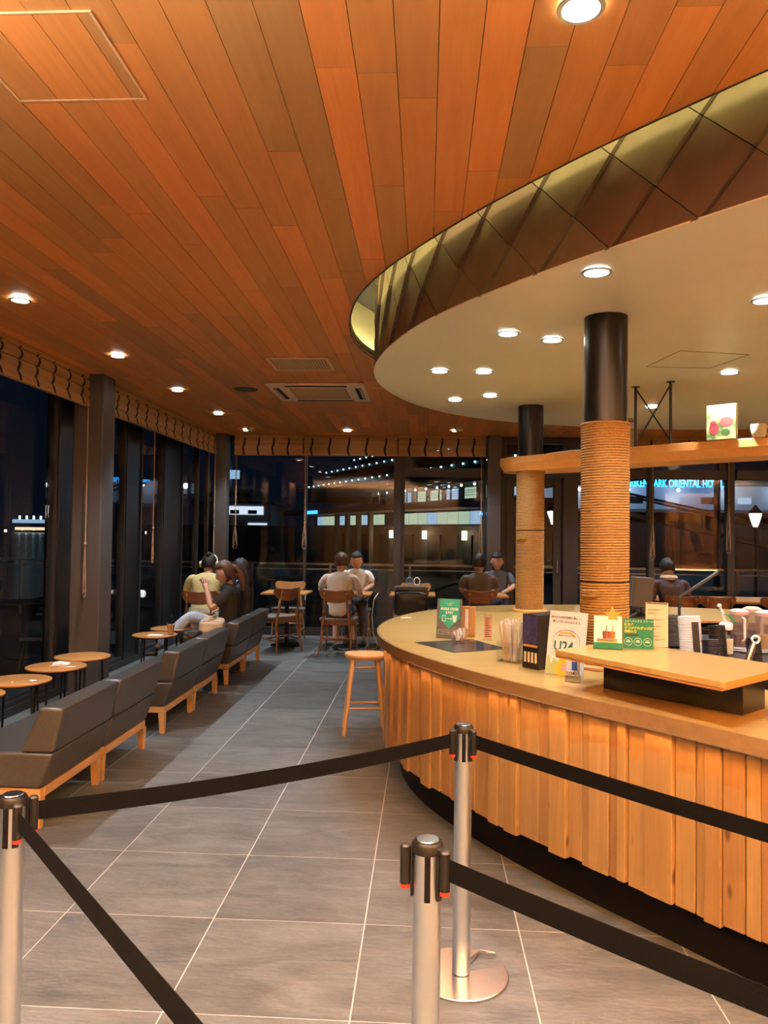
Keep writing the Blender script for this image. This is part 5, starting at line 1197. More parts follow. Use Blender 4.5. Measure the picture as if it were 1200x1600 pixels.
    for s_ in (-1, 1):
        F = Vector(ft[s_]); dz = max(.036, F.z - .05); skinned('shoe', [[((F.x, F.y - .03, dz), (.036, .034)), ((F.x * 1.03, F.y + .07, dz - .002), (.040, .028)), ((F.x * 1.08, F.y + .15, dz - .006), (.034, .024))]], shoes or M['blackp'], t, 1)
    # hair
    bm = bmesh.new(); bmesh.ops.create_uvsphere(bm, u_segments=26, v_segments=18, radius=1); rr = random.Random(int(x * 50))
    kill = []
    for v in bm.verts:
        x_, y_, z_ = v.co
        face = y_ > .28 and z_ < .42
        low = z_ < (-.55 if hairstyle == 'short' else -.8)
        if face or low: kill.append(v)
        j = 1 + rr.uniform(-.03, .06)
        v.co = Hm @ Vector((x_ * .084 * j, y_ * .102 * j - .006, z_ * .120 * j + .008))
    bmesh.ops.delete(bm, geom=kill, context='VERTS'); bmesh.ops.solidify(bm, geom=bm.faces[:], thickness=.008)
    me = bpy.data.meshes.new('hair'); bm.to_mesh(me); bm.free(); me.materials.append(M[hair]); me.shade_smooth(); link(bpy.data.objects.new('hair', me), t)
    if hairstyle == 'pony':
        q = [Hm @ Vector(p) for p in ((0, -.085, .045), (0, -.125, .02), (.0, -.14, -.07), (.0, -.125, -.17), (.0, -.11, -.24))]; MB().tube([tuple(p) for p in q], [.022, .034, .038, .032, .010], 12).build('ponytail', M[hair], t)
    if hairstyle == 'long':
        q = [Hm @ Vector(p) for p in ((0, -.05, .03), (0, -.085, -.05), (0, -.09, -.15), (.0, -.07, -.26))]; MB().tube([tuple(p) for p in q], [.07, .078, .08, .05], 14, flat=.6).build('long_hair', M[hair], t)
    if hairstyle == 'bun':
        q = Hm @ Vector((0, -.10, .07)); MB().ball(tuple(q), .034).build('hair_bun', M[hair], t)
    for s_ in (-1, 1):
        q = Hm @ Vector((s_ * .027, .0785, .010)); MB().ball(tuple(q), .0078, 10, 7).build('eye', M['white'], t); q = Hm @ Vector((s_ * .027, .0842, .009)); MB().ball(tuple(q), .0042, 8, 6).build('pupil', M['ink'], t)
    q = [Hm @ Vector(p) for p in ((-.022, .083, -.058), (0, .088, -.056), (.022, .083, -.058))]; MB().tube([tuple(p) for p in q], [.003, .005, .003], 8).build('mouth', mat('lips', (.45, .14, .11), .5), t)
    return t, Hm
def cloth(name, c, c2=None, sc_=30): return noisy(name, c, c2 or tuple(min(1, k * 1.2) for k in c), sc_, .85, .3)
wt = cloth('white_cotton', (.62, .56, .47), (.70, .64, .54), 9)
t, H_ = person(-1.075, 9.70, -.08, 'man in a loose white T-shirt and dark shorts, back to the camera', shirt=wt, pants=cloth('dark_shorts', (.02, .022, .03)), longpants=False, lean=.16, turn=.35, thick=1.12, hair='hairb', shoes=M['frame'],
       arms={-1: ((-.27, .10, .78), (-.12, .36, .745)), 1: ((.27, .06, .74), (.16, .34, .75))}, feet={-1: (-.10, .28, .085), 1: (.10, .36, .085)})
person(-.96, 10.86, PI + .05, 'man with a face towards the camera, white shirt, across the table', shirt=cloth('white_shirt', (.7, .68, .64)), pants=cloth('grey_trousers', (.06, .06, .07)), lean=.2, turn=-.1, nod=.25, group=None)
person(.70, 10.0, -.05, 'man with black hair in a brown-grey shirt, back to the camera', shirt=cloth('brown_grey_shirt', (.115, .088, .072)), pants=cloth('dark_trousers', (.03, .03, .03)), lean=.10, turn=-.25, thick=1.12)
person(1.02, 10.93, PI - .2, 'woman in a slate blue top half hidden behind the man in brown-grey', shirt=cloth('slate_blue_top', (.10, .115, .15)), pants=cloth('navy_skirt', (.02, .02, .035)), lean=.08, turn=.0, hairstyle='long')
t, H_ = person(-2.66, 9.22, .02, 'person in a yellow sweater and white frilled skirt with cream headphones, back to the camera', shirt=cloth('yellow_knit', (.66, .56, .22), (.74, .64, .30), 40), pants=None, sleeve='long', lean=.30, turn=0, nod=.45, thick=1.18, hairstyle='bun',
       arms={-1: ((-.27, .14, .76), (-.13, .38, .745)), 1: ((.30, .12, .74), (.16, .38, .745))})
m = MB(); ns = 44; vs = []
for k, (r_, z) in enumerate(((.165, .60), (.19, .54), (.215, .48), (.235, .42), (.25, .36), (.262, .30))):
    for i in range(ns):
        a = 2 * PI * i / ns; rf = r_ * (1 + (.018 + .012 * k) * math.sin(a * 14)); vs.append((rf * math.cos(a) * 1.12, rf * math.sin(a) * .98 + .05 + .02 * k, z))
fs = [(k * ns + i, k * ns + (i + 1) % ns, (k + 1) * ns + (i + 1) % ns, (k + 1) * ns + i) for k in range(5) for i in range(ns)]
m.add(vs, fs); m.build('frilled_skirt', cloth('cream_skirt', (.62, .58, .50)), t, smooth=60)
m = MB(); q = [H_ @ Vector((.088 * math.cos(a), -.005, .118 * math.sin(a) + .012)) for a in np.linspace(.12, PI - .12, 15)]; m.tube([tuple(p) for p in q], .009, 8); m.build('headphone_band', M['cream'], t)
for s_ in (-1, 1):
    m = MB(); m.xf(H_ @ Matrix.Translation((s_ * .092, -.004, -.004)) @ Matrix.Rotation(PI / 2, 4, 'Y')); m.lathe([(0, -.016), (.030, -.016), (.036, -.008), (.036, .008), (.030, .016), (0, .016)], 24); m.xf(None); m.build('ear_cup', M['cream'], t)
# the two women on the sofas look towards the windows (-x)
blk = cloth('black_cotton', (.012, .012, .014), (.02, .02, .023)); den = cloth('light_denim', (.30, .38, .50), (.46, .54, .64), 45)
t, H_ = person(-2.10, 8.22, PI / 2 + .15, 'woman in a black T-shirt and light jeans with a ponytail, sitting on the sofa', seat=.385, shirt=blk, pants=den, lean=.02, turn=.1, nod=.35, hair='hairb', hairstyle='pony', thick=.9,
       arms={-1: ((-.20, .16, .70), (-.06, .24, .93)), 1: ((.19, .18, .68), (.05, .26, .92))}, knees={-1: (-.13, .38, .64), 1: (-.02, .38, .54)}, feet={-1: (-.22, .72, .30), 1: (.04, .48, .085)})
person(-2.10, 8.85, PI / 2 - .1, 'woman in black with dark hair behind the woman in the T-shirt, hand at her ear', seat=.385, shirt=blk, pants=cloth('black_trousers', (.015, .015, .02)), lean=.0, turn=-.1, nod=.1, hairstyle='long', sleeve='long', thick=.95,
       arms={-1: ((-.26, .08, .78), (-.11, .06, 1.05)), 1: ((.22, .10, .72), (.08, .30, .62))})
person(3.06, 9.72, .1, 'person in a purple-grey top with a cream scarf at the window ledge', shirt=cloth('purple_grey_top', (.085, .065, .085)), pants=cloth('dark_trousers2', (.03, .03, .04)), lean=.25, nod=.3, sleeve='long', thick=1.1, hairstyle='short')
tag(MB().lathe([(.065, 0), (.10, .01), (.11, .035), (.09, .06), (.06, .065), (.055, .03), (.065, 0)], 24, caps=False).build('scarf', cloth('cream_scarf', (.6, .5, .36))), 'cream scarf round the neck of the person at the window ledge', 'scarf').location = (3.045, 9.835, .985)

# ------------------------------------------------------------------ bags and small things
def bagshape(name, c, sz, mt, l, cat_='bag', rz=0, seed=1, tilt=0):
    t = root(name, c, rz, l, cat_); bm = bmesh.new(); bmesh.ops.create_cube(bm, size=1); bmesh.ops.subdivide_edges(bm, edges=bm.edges[:], cuts=5, use_grid_fill=True); rr = random.Random(seed)
    for v in bm.verts:
        n = v.co.normalized(); q = v.co.lerp(n * .62, .38); v.co = Vector((q.x * sz[0], q.y * sz[1], (q.z + .5) * sz[2])); v.co += Vector((rr.uniform(-1, 1), rr.uniform(-1, 1), rr.uniform(-1, 1))) * .05 * min(sz); v.co.z = max(v.co.z, .001)
    me = bpy.data.meshes.new('bag_body'); bm.to_mesh(me); bm.free(); me.materials.append(mt); me.shade_smooth(); o = link(bpy.data.objects.new('bag_body', me), t)
    s_ = o.modifiers.new('s', 'SUBSURF'); s_.levels = 1; s_.render_levels = 2; return t
tan = cloth('tan_canvas', (.42, .31, .19), (.55, .43, .28), 14)
t = bagshape('canvas_bag', (-2.09, 7.55, .3865), (.24, .40, .27), tan, 'tan canvas bag with a flap lying on the sofa beside the woman', seed=4, rz=.2)
MB().tube([(-.08, -.17, .22), (-.02, -.1, .30), (.03, .0, .31), (.0, .12, .27)], [.012, .014, .014, .012], 8, flat=.5).build('strap', M['honey'], t); m = MB(); m.box(-.09, -.16, .258, .07, .10, .268); m.build('flap', tan, t, smooth=0, bevel=.004)
m = MB()
for k in range(18): m.ball((.09 + .0 * k, -.16 + (k % 6) * .05, .10 + (k // 6) * .05), .006, 8, 5)
m.build('pearl_studs', M['cream'], t)
bagshape('dark_pouch', (-2.20, 7.23, .3865), (.20, .18, .20), M['blackp'], 'dark patterned pouch in front of the tan bag on the sofa', seed=9, rz=.4)
t = bagshape('denim_bag', (-2.42, 9.80, .7205), (.26, .14, .17), cloth('denim_blue', (.16, .24, .38)), 'light blue denim bag with handles on the table before the yellow sweater', seed=3)
for s_ in (-1, 1): MB().tube([(-.07, s_ * .03, .14), (-.05, s_ * .035, .23), (.05, s_ * .035, .23), (.07, s_ * .03, .14)], .007, 8).build('handle', cloth('denim_pale', (.5, .58, .7)), t)
t = bagshape('shoulder_bag', (-.17, 9.72, .56), (.40, .13, .30), M['blackp'], 'black shoulder bag hung over the back of the walnut chair', seed=6)
t.location = (-.17, 9.62, .50); bpy.data.objects['shoulder_bag'].scale = (1, 1, 1)
t2 = bagshape('folded_jacket', (-.17, 9.70, .812), (.40, .16, .055), cloth('grey_jacket', (.10, .10, .10)), 'grey folded jacket lying over the top of the black bag chair', 'jacket', seed=8)
t = bagshape('handled_bag', (-.16, 10.78, .461), (.26, .16, .26), cloth('white_bag', (.5, .5, .48)), 'white bag with round blue and white handles on the honey chair', seed=12)
for s_, c_ in ((-1, (.1, .2, .5)), (1, (.8, .78, .7))): MB().tube([(s_ * .05 + .04 * math.cos(a), -.03, .40 + .05 * math.sin(a)) for a in np.linspace(0, 2 * PI, 20)[:-1]], .008, 8, closed=True).build('round_handle', mat('hd', c_, .4), t)
for s_ in (-1, 1): MB().tube([(s_ * .05, -.03, .352), (s_ * .05, -.02, .24)], .006, 8).build('handle_tab', M['cord'], t)
tag(MB().tube([(-.62, 10.33, .722), (-.66, 10.05, .66), (-.68, 10.03, .45), (-.66, 10.02, .22), (-.60, 10.05, .06), (-.64, 10.15, .006), (-.72, 10.10, .006), (-.70, 9.98, .006)], .006, 8).build('charging_cable', M['white']), 'white charging cable hanging off the back table to the floor', 'cable')
tag(MB().box(2.44, 10.02, .7215, 2.62, 10.14, .735).build('laptop_case', M['white'], smooth=0, bevel=.004), 'small white case lying on the window ledge beside the column', 'case')
tag(MB().box(-.20 + .02, 5.90, CT + .0008, -.10, 5.93, CT + .003).build('paper_slip', M['paper'], smooth=0), 'small white paper slip near the far left end of the bar top', 'paper')

# ------------------------------------------------------------------ carved wall panel behind the view (seen as a reflection)
t = root('wall_artwork', (7.3, 1.1, 0), .22, 'tall carved wooden panel lit from its foot, seen only as a reflection', 'artwork')
MB().box(-.68, -.08, .62, .68, 0, 2.72).build('panel_board', wood('art_wood', ((.36, .17, .06), (.45, .22, .08)), 2, 4, .5, 10), t, smooth=0, bevel=.01)
for x_, z_ in ((-.32, 2.0), (.02, 1.75), (.34, 2.1)):
    for k in range(5): MB().tube([(x_ - .02 * k, .012, z_ + .3 - k * .12), (x_ + .10, .016, z_ + .12 - k * .12), (x_ + .16, .012, z_ - .14 - k * .12)], [.004, .022, .004], 8).build('carved_leaf', M['walnut'], t)
MB().box(-.70, -.08, .0, .70, .10, .60).build('plinth_box', M['black'], t, smooth=0); MB().box(-.66, .03, .602, .66, .06, .612).build('light_strip', glow('art_led', (1, .55, .2), 70), t, smooth=0)
for x_ in (-.35, .02, .38):
    d = bpy.data.lights.new('picture_light', 'SPOT'); d.energy = 130; d.spot_size = math.radians(38); d.spot_blend = .5; d.color = (1, .72, .42); o = bpy.data.objects.new('picture_light', d); link(o, t); o.location = (x_, .40, 2.9); o.rotation_euler = (Vector((x_, -.02, 1.5)) - Vector((x_, .40, 2.9))).to_track_quat('-Z', 'Y').to_euler()

# ------------------------------------------------------------------ outside
GZ = -.12
struct(MB().box(-14, YB + .2, GZ - .2, 16, 15.6, GZ).build('floor_terrace', M['soil'], smooth=0))
struct(MB().box(-14, -6, GZ - .2, XL - .2, YB + .19, GZ).build('floor_side_terrace', M['soil'], smooth=0))
def water():
    m = mat('harbour_water', (.003, .006, .012), .22); nt = m.node_tree; L = nt.links.new; b = nt.nodes['Principled BSDF']; n = nd(m, 'ShaderNodeTexNoise'); g = nd(m, 'ShaderNodeTexCoord')
    mp = nd(m, 'ShaderNodeMapping'); mp.inputs['Scale'].default_value = (.5, 1.6, 1); L(g.outputs['Object'], mp.inputs[0]); L(mp.outputs[0], n.inputs[0]); n.inputs['Scale'].default_value = 1.2; n.inputs['Detail'].default_value = 4
    bp = nd(m, 'ShaderNodeBump'); bp.inputs['Strength'].default_value = .5; bp.inputs['Distance'].default_value = .12; L(n.outputs[0], bp.inputs['Height']); L(bp.outputs[0], b.inputs['Normal']); return m
struct(MB().box(-900, -40, -2.1, -13.99, 1400, -2).build('sea', water(), smooth=0))
struct(MB().box(-13.98, 15.7, -1.2, 200, 600, -1).build('ground_quay', mat('quay', (.012, .013, .016), .7), smooth=0))
# terrace railing
rl = root('terrace_railing', (0, 14.5, GZ), 0, 'glass terrace railing with a pale steel handrail beyond the windows', 'railing')
rm = mat('rail_steel', (.62, .60, .55), .35, .6)
MB().box(-13.9, -.02, 1.02, 15, .03, 1.06).build('handrail', rm, rl, smooth=0, bevel=.004); MB().box(-13.9, -.015, .935, 15, .015, .955).build('lower_rail', rm, rl, smooth=0)
for k in range(20): MB().box(-13.8 + k * 1.5, -.02, 0, -13.76 + k * 1.5, .02, 1.019).build('rail_post', rm, rl, smooth=0)
for k in range(19): MB().box(-13.74 + k * 1.5, -.006, .08, -12.32 + k * 1.5, .004, .93).build('glass_panel', M['glass'], rl, smooth=0)
# terrace furniture
M['wick'] = mat('dark_rattan', (.06, .06, .065), .6)
def rattan():
    t = root('terrace_chair', (0, 0, GZ))
    m = MB(); m.box(-.26, -.24, .38, .26, .25, .42); m.build('seat', M['wick'], t, smooth=0, bevel=.01)
    m = MB(); ar = [(.31 * math.sin(a), -.30 * math.cos(a) + .02, .78 - .10 * abs(math.sin(a)) ** 2) for a in np.linspace(-1.75, 1.75, 17)]; m.tube(ar, .022, 10); m.build('top_rail', M['wick'], t)
    m = MB()
    for a in np.linspace(-1.6, 1.6, 25):
        m.tube([(.24 * math.sin(a), -.23 * math.cos(a) + .02, .41), (.305 * math.sin(a), -.295 * math.cos(a) + .02, .77 - .10 * abs(math.sin(a)) ** 2)], .0045, 5)
    m.build('woven_cords', M['wick'], t)
    for sx in (-1, 1):
        for sy in (-1, 1): MB().tube([(sx * .22, sy * .2, .379), (sx * .26, sy * .25, 0)], .014, 8).build('leg', M['frame'], t)
    return t
rc = rattan(); n_ = 0
for x, y, a, l in ((-4.4, 8.75, 2.0, 'dark woven terrace chair outside the left window nearest the camera'), (-4.4, 10.7, 1.9, 'dark woven terrace chair outside the left window past the pillar'), (-5.0, 12.4, 1.2, 'dark woven terrace chair outside the left back corner'), (-2.3, 12.6, .4, 'dark woven terrace chair outside the back glass, left bay'),
                   (-.2, 12.7, -.5, 'dark woven terrace chair outside the back glass behind the bag chair'), (.5, 13.1, 2.8, 'dark woven terrace chair outside, right of the bag chair'), (3.3, 12.8, .3, 'dark woven terrace chair outside, right of the rope columns')):
    o = rc if n_ == 0 else dup(rc); n_ += 1; o.location = (x, y, GZ); o.rotation_euler.z = a; tag(o, l, 'chair', 'woven chairs on the terrace')
for x, y, l in ((-5.1, 9.6, 'round dark terrace table outside the left windows'), (-1.4, 13.0, 'round dark terrace table outside the middle back windows'), (1.5, 13.1, 'round dark terrace table outside by the door')):
    t = root('terrace_table', (x, y, GZ), 0, l, 'table', 'terrace tables'); MB().lathe([(0, .70), (.34, .70), (.34, .72), (0, .72)], 32).build('table_top', M['wick'], t); MB().cyl((0, 0, .02), (0, 0, .699), .025).build('pedestal', M['frame'], t); MB().lathe([(0, 0), (.22, 0), (.2, .018), (0, .02)], 24).build('base', M['frame'], t)
for x, y, p_, l in ((-1.2, 15.1, 6, 'bright low bollard lamp beyond the railing in the middle'), (2.0, 14.0, 3, 'globe bollard lamp outside the door'), (-6.5, 13.2, 4, 'globe bollard lamp outside the left windows')):
    t = root('bollard_lamp', (x, y, GZ), 0, l, 'lamp', 'bollard lamps'); MB().cyl((0, 0, 0), (0, 0, .30), .03).build('stem', M['frame'], t); MB().ball((0, 0, .37), .075).build('globe', glow('bol%d' % int(p_), (1, .93, .8), 3.5), t)
# lanterns on posts
for x, y, l in ((3.28, 20.0, 'lit street lantern seen through the door glass'), (8.34, 20.0, 'lit street lantern outside near the right edge'), (4.9, 34, 'small lit street lantern far outside beyond the far rope column')):
    t = root('street_lantern', (x, y, -1), 0, l, 'street lamp', 'street lanterns'); MB().tube([(0, 0, 0), (0, 0, .5), (0, 0, 2.78)], [.07, .045, .03], 12).build('post', M['frame'], t)
    MB().lathe([(.05, 2.79), (.07, 2.81), (.16, 3.10), (.16, 3.12), (.0, 3.13)], 8).build('lamp_glass', glow('lantern', (1, .90, .70), 3), t)
    MB().lathe([(.18, 3.131), (.19, 3.14), (.08, 3.26), (.03, 3.33), (0, 3.35)], 8).build('lamp_roof', M['frame'], t)
    m = MB(); 
    for k in range(4): a = k * PI / 2 + .4; m.tube([(.075 * math.cos(a), .075 * math.sin(a), 2.80), (.175 * math.cos(a), .175 * math.sin(a), 3.12)], .008, 6)
    m.build('lamp_frame', M['frame'], t)
# ---- hotel building, long front running away to the left
H = root('hotel_building', (3.4, 50, -1), math.atan2(-.893, .451), 'long dark multi-deck harbour building with rows of small blue-white lights and lit galleries', 'building')
ho = 1.0
M['hull'] = mat('dark_cladding', (.05, .058, .068), .7); M['hull2'] = mat('pale_cladding', (.13, .135, .14), .7); M['deckg'] = mat('deck_grey', (.10, .12, .14), .7)
litw = glow('lit_window', (.80, 1.0, .72), .20); litb = glow('lit_window_blue', (.45, .7, 1), .26); dots = glow('deck_dots', (.45, .9, 1), 2.6); warm = glow('warm_window', (1, .85, .6), .8)
def hb(name, mt, *bx_, label=None):
    m = MB()
    for b_ in bx_: m.box(b_[0], b_[1], b_[2] + ho, b_[3], b_[4], b_[5] + ho)
    return m.build(name, mt, H, smooth=0)
hb('upper_decks', M['hull'], (-38, 1.0, 4.6, 9.5, 5, 5.95), (-33, 1.6, 6.25, 9.5, 5, 7.25), (-26, 2.4, 7.55, 9.5, 5, 8.6), (-19, 4, 8.61, 9.5, 5, 10.6))
hb('deck_slab', M['deckg'], (-38.5, -.3, 5.95, 9.5, 5.2, 6.22)); hb('deck_slab', M['deckg'], (-33.5, .2, 7.26, 9.5, 5.2, 7.5)); hb('deck_slab', M['deckg'], (-26.5, 1.2, 8.25, 9.5, 2.39, 8.45))
for z, y, a, b, st_ in ((6.13, -.36, -34, 6, 1.55), (7.40, .14, -30, 10, 1.6), (8.32, 1.14, -25, -18, 1.5)):
    s_ = a
    while s_ < b: m = MB(); m.ball((s_, y, z + ho), .062, 8, 6); m.build('deck_lamp', dots, H); s_ += st_
hb('gallery_slab', M['deckg'], (-9, -4.2, 4.38, 9.5, .5, 4.56)); hb('gallery_floor', M['deckg'], (-9, -4.0, 3.25, 9.5, .5, 3.45)); hb('gallery_back', M['hull2'], (-9, -2.6, 3.451, 9.5, -2.5, 4.379))
for k in range(7): hb('gallery_window', litw if k % 3 else litb, (-6 + k * 2.2, -2.66, 3.6, -4.6 + k * 2.2, -2.605, 4.25))
for k in range(12): hb('gallery_post', M['frame'], (-8.5 + k * 1.5, -4.0, 3.451, -8.42 + k * 1.5, -3.92, 4.379)); 
for k in range(12): m = MB(); m.ball((-7.7 + k * 1.5, -3.7, 4.28 + ho), .07, 8, 6); m.build('gallery_lamp', glow('gl', (1, .92, .75), 2.5) if k == 0 else bpy.data.materials['gl'], H)
m = MB()
for z in (3.65, 3.8, 3.92): m.box(-9, -4.02, z + ho, 9.5, -3.99, z + .025 + ho)
m.build('gallery_rail', M['frame'], H, smooth=0)
hb('terminal_roof', M['deckg'], (-21, -7, 2.82, 9.5, -1, 3.2)); hb('terminal_wall', M['hull2'], (-18, -4.6, -1, 9.5, -1, 1.9)); hb('terminal_band_frame', M['hull'], (-18, -4.9, 1.9, 9.5, -1, 2.81))
for k in range(21):
    s_ = -17.5 + k * 1.25
    if -4.6 < s_ < -2.2: continue
    hb('band_window', litw if k % 4 else litb, (s_, -4.96, 2.02, s_ + 1.12, -4.905, 2.70))
for k in range(7): hb('wall_bay', M['hull'], (-16 + k * 3.6, -4.7, -1, -14.4 + k * 3.6, -4.61, 1.4))
for s_ in (-2.9, 1.9, 6.7):
    o = hb('wall_lamp', glow('wl%d' % int(s_ * 10), (1, .72, .38), 1.3), (s_ - .10, -4.95, 1.15, s_ + .10, -4.72, 1.65)); d = bpy.data.lights.new('wall_light', 'POINT'); d.energy = 9; d.color = (1, .72, .42); d.shadow_soft_size = .2; q = bpy.data.objects.new('wall_light', d); link(q, H); q.location = (s_, -5.4, 1.3 + ho)
hb('blue_sign_board', glow('blue_sign', (.03, .30, 1), 1.2), *[(-13.9 + k * .28, -7.06, 2.83, -13.9 + k * .28 + .17, -7.02, 3.08) for k in range(9)])
hb('blue_sign_board', bpy.data.materials['blue_sign'], *[(8.6 + k * .2, -5.06, 2.45, 8.6 + k * .2 + .12, -5.02, 2.6) for k in range(8)])
for i in range(4): hb('lobby_column', M['hull2'], (-10 + i * 2.1, -6.2, -1, -9.7 + i * 2.1, -5.9, 2.8))
# ---- white front wing facing the cafe, with blue roof lettering
Wg = root('white_wing', (18.5, 60, -1), 0, 'white low wing of the harbour hotel with lit rooms and blue letters along its roof', 'building')
def wb_(name, mt, *bx_):
    m = MB()
    for b_ in bx_: m.box(b_[0], b_[1], b_[2] + 1, b_[3], b_[4], b_[5] + 1)
    return m.build(name, mt, Wg, smooth=0)
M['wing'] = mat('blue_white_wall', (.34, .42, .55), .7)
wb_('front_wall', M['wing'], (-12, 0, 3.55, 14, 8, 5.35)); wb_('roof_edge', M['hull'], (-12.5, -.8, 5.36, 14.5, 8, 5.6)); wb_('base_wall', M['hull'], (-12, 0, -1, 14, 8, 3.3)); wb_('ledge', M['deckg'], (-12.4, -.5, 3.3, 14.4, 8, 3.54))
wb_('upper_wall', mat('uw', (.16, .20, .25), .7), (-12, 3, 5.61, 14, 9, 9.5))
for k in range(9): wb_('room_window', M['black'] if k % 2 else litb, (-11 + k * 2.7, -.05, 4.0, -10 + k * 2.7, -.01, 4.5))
for k in range(7):
    m = MB(); m.ball((-10.5 + k * 3.7, -.5, 5.0 + 1), .13, 8, 6); m.build('wall_lamp', glow('wing_lamp', (1, .95, .85), 4) if k == 0 else bpy.data.materials['wing_lamp'], Wg)
    d = bpy.data.lights.new('wing_light', 'POINT'); d.energy = 26; d.color = (.75, .88, 1); d.shadow_soft_size = .2; q = bpy.data.objects.new('wing_light', d); link(q, Wg); q.location = (-10.5 + k * 3.7, -1.4, 5.9)
text('MERIKEN PARK ORIENTAL HOTEL', .78, Wg, (-3.75, -.85, 6.22), UP, glow('blue_neon', (.02, .36, 1), 2.2), name='roof_letters', bold=.01, ext=.03, sx=.64)
for k in range(3): wb_('sky_lamp', dots, (-9 + k * 2.2, 2.8, 6.6, -8.8 + k * 2.2, 2.95, 6.8))
# gangway and pole
t = root('gangway', (0, 0, 0), 0, 'long pale covered gangway sloping down outside the right windows', 'gangway')
def beam(m, a, b, w_, h_):
    a, b = Vector(a), Vector(b); d = (b - a).normalized(); s_ = d.cross(Vector((0, 0, 1))).normalized() * w_; u_ = s_.cross(d).normalized() * h_
    m.hexa([a - s_ - u_, b - s_ - u_, b + s_ - u_, a + s_ - u_], [a - s_ + u_, b - s_ + u_, b + s_ + u_, a + s_ + u_])
gm = mat('gangway_pale', (.5, .52, .48), .6); G0, G1 = Vector((8.9, 41.7, 3.1)), Vector((19.5, 40, .55))
m = MB(); beam(m, G0, G1, .8, .10); m.build('gangway_deck', gm, t, smooth=0); m = MB(); beam(m, G0 + Vector((0, -.7, 1.0)), G1 + Vector((0, -.7, 1.0)), .05, .06); beam(m, G0 + Vector((0, .7, 1.0)), G1 + Vector((0, .7, 1.0)), .05, .06); m.build('gangway_handrail', gm, t, smooth=0)
for k in range(9): p = G0.lerp(G1, k / 8 * .98 + .01); MB().box(p.x - .04, p.y - .74, p.z + .05, p.x + .04, p.y - .66, p.z + .93).build('gangway_post', gm, t, smooth=0)
for k in (1, 3, 6): p = G0.lerp(G1, k / 8); MB().box(p.x - .08, p.y - .08, -1, p.x + .08, p.y + .08, p.z - .16).build('support_leg', gm, t, smooth=0)
t = root('grey_mast', (13.3, 36, -1), 0, 'tall pale mast pole outside the right windows', 'pole'); MB().tube([(0, 0, 0), (0, 0, 10)], [.16, .12], 14).build('shaft', gm, t); MB().lathe([(.3, 0), (.3, .06), (0, .07)], 16).build('foot_plate', gm, t)
# ---- moored ship at the left
Sh = root('moored_ship', (-13.5, 60, -2), 0, 'white moored ship with lit cabin windows behind the left back windows', 'ship')
def sb(name, mt, *bx_):
    m = MB()
    for b_ in bx_: m.box(b_[0], b_[1], b_[2] + 2, b_[3], b_[4], b_[5] + 2)
    return m.build(name, mt, Sh, smooth=0)
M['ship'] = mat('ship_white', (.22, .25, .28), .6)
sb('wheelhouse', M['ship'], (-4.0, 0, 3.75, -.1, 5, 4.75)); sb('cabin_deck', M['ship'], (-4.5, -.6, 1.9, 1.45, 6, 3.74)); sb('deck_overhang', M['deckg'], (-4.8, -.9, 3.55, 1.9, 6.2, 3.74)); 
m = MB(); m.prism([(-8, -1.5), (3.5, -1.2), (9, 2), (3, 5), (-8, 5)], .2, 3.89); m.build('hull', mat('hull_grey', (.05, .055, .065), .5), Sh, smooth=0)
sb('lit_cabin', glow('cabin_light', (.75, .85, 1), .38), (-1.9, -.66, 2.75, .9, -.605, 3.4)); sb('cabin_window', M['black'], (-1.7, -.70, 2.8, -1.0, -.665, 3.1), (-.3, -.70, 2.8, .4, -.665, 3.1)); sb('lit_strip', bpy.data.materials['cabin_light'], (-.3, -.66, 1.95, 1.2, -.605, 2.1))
for k in range(5): sb('bridge_window', M['black'], (-3.9 + k * .75, -.05, 4.15, -3.35 + k * .75, -.005, 4.5))
sb('searchlight', litb, (-2.7, .2, 5.0, -2.4, .4, 5.2)); sb('mast', M['ship'], (-2.2, 1, 4.76, -2.05, 1.15, 8.5)); sb('upper_lights', litb, (-2.9, .5, 5.6, -1.3, .55, 6.3))
# ---- far shore: lit pier building and scattered lamps across the water
t = root('far_pier_building', (-262, 520, -2), 0, 'distant low lit pier building across the water', 'building'); MB().box(-22, 0, 1.6, 22, 8, 3.6).build('lower_floor', glow('pier_warm', (1, .7, .4), .5), t, smooth=0); MB().box(-24, -1, .1, 24, 9, 1.5).build('roof', M['deckg'], t, smooth=0); MB().box(-24, 0, 6.5, 22, 6, 9).build('upper_floor', litb, t, smooth=0)
for k in range(9): MB().box(-20 + k * 5, 1, 9.1, -19.2 + k * 5, 2, 11.5).build('roof_lamp', dots, t, smooth=0)
sl = glow('shore_lamp', (1, .8, .5), 3); rr = random.Random(4)
for k in range(26):
    MBx = MB(); MBx.box(-.8, 0, -.8, .8, .5, .8); o = MBx.build('shore_lamp', sl, smooth=0); o.location = (-360 + k * 9.5 + rr.uniform(-3, 3), 560, -1.2); tag(o, 'tiny distant lamp in the row of shore lights', 'lamp', 'shore lights far across the water')
t = root('beacon_tower', (-186, 470, -2), 0, 'slim distant beacon tower with a warm top lamp', 'tower'); MB().tube([(0, 0, 0), (0, 0, 34)], [1.2, .6], 10).build('shaft', M['hull2'], t); MB().ball((0, 0, 35.2), 1.1).build('beacon_lamp', warm, t)
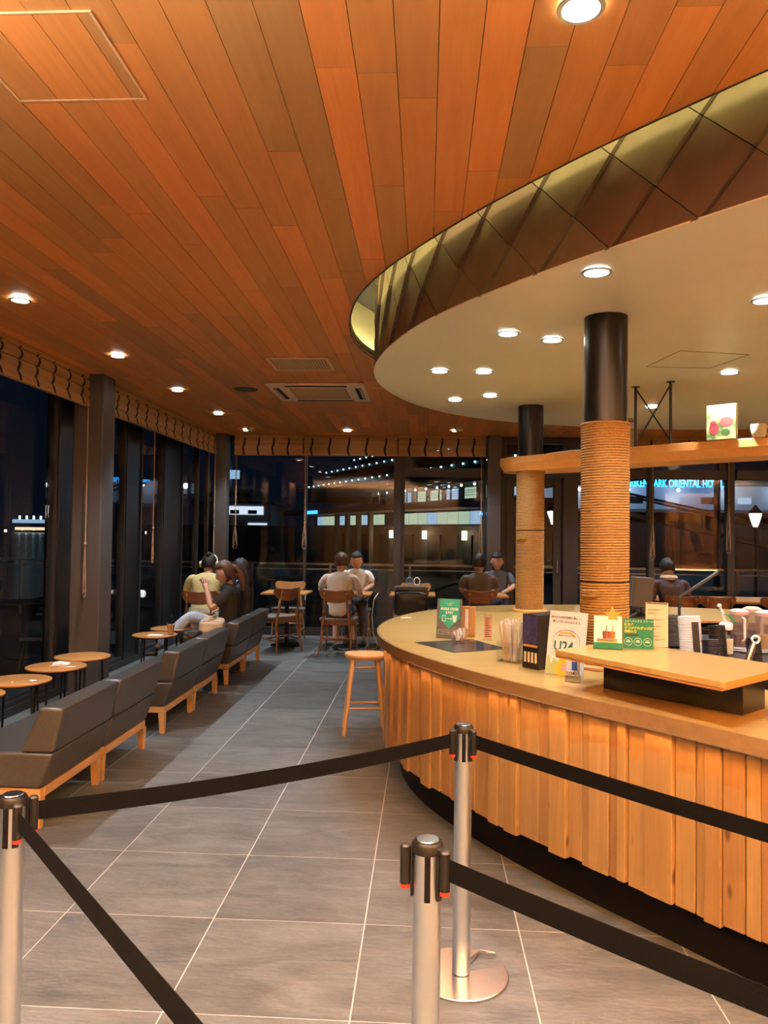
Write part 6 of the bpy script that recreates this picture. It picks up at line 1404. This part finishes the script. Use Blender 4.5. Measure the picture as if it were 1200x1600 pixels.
# added uplighters, unseen behind the view, put in to brighten the timber ceiling
for i, (x, y) in enumerate(((-1.9, -.5), (.0, -1.3), (2.3, -.9), (4.6, -.2), (6.6, 2.4))):
    t = root('added_uplighter', (x, y, 0), 0, 'added black uplighter on a stand, unseen behind the view, brightening the ceiling', 'added uplighter', 'added uplighters behind the view')
    MB().lathe([(0, 0), (.14, 0), (.14, .015), (.02, .02), (.012, .03), (.012, 1.74), (.03, 1.76), (.15, 1.84), (.155, 1.845), (.148, 1.845), (.03, 1.775), (0, 1.77)], 28).build('stand_and_bowl', M['blackp'], t)
    d = bpy.data.lights.new('added_uplight', 'SPOT'); d.energy = 1400; d.spot_size = math.radians(150); d.spot_blend = .6; d.color = (.94, .97, 1.0); d.shadow_soft_size = .08; o = bpy.data.objects.new('added_uplight', d); link(o, t); o.location = (0, 0, 1.86); o.rotation_euler = (PI, 0, 0)

# ------------------------------------------------------------------ sub-parts: small pieces hang under the part they belong to
SUB = {'pupil': 'eye', 'clip_button': 'clip', 'clip_top': 'clip', 'door_handle': 'door_leaf', 'round_peg': 'backrest', 'lettering': 'card', 'printed_icons': 'card', 'arrow_print': 'card', 'arch_outline': 'card', 'yellow_arc': 'card',
       'printed_lines': ('printed_slip', 'notice_sheet'), 'printed_badge': 'green_panel', 'printed_bar': 'green_panel', 'photo_print': 'block_body', 'printed_cherry': 'block_body', 'blue_print': 'box_body', 'gold_band': 'box_body', 'printed_windows': 'box_body',
       'cap_disc': 'cap_collar', 'coffee': 'body', 'back_panel': 'upper_shell', 'nozzle_tip': 'nozzle', 'end_coil': 'steel_shaft', 'handle_tab': 'bag_body', 'flange': 'rod', 'gallery_rail': 'gallery_floor', 'gallery_window': 'gallery_back', 'room_window': 'front_wall', 'band_window': 'terminal_band_frame', 'bridge_window': 'wheelhouse', 'cabin_window': 'cabin_deck', 'lit_cabin': 'cabin_deck'}
base = lambda o: o.name.split('.')[0]
for r_ in [o for o in S.objects if o.parent is None and o.children]:
    kids = list(r_.children); cnt = {}
    for k in kids:
        w_ = SUB.get(base(k))
        if base(k) == 'lettering' and r_.name.startswith('promotion'): w_ = 'green_panel'
        if not w_ or k.type != 'MESH': continue
        c_ = [q for q in kids if base(q) in ((w_,) if isinstance(w_, str) else w_)]
        if c_:
            i_ = cnt.get(base(k), 0); cnt[base(k)] = i_ + 1; k.parent = c_[min(i_, len(c_) - 1)] if base(k) not in ('round_peg', 'lettering') else c_[0]
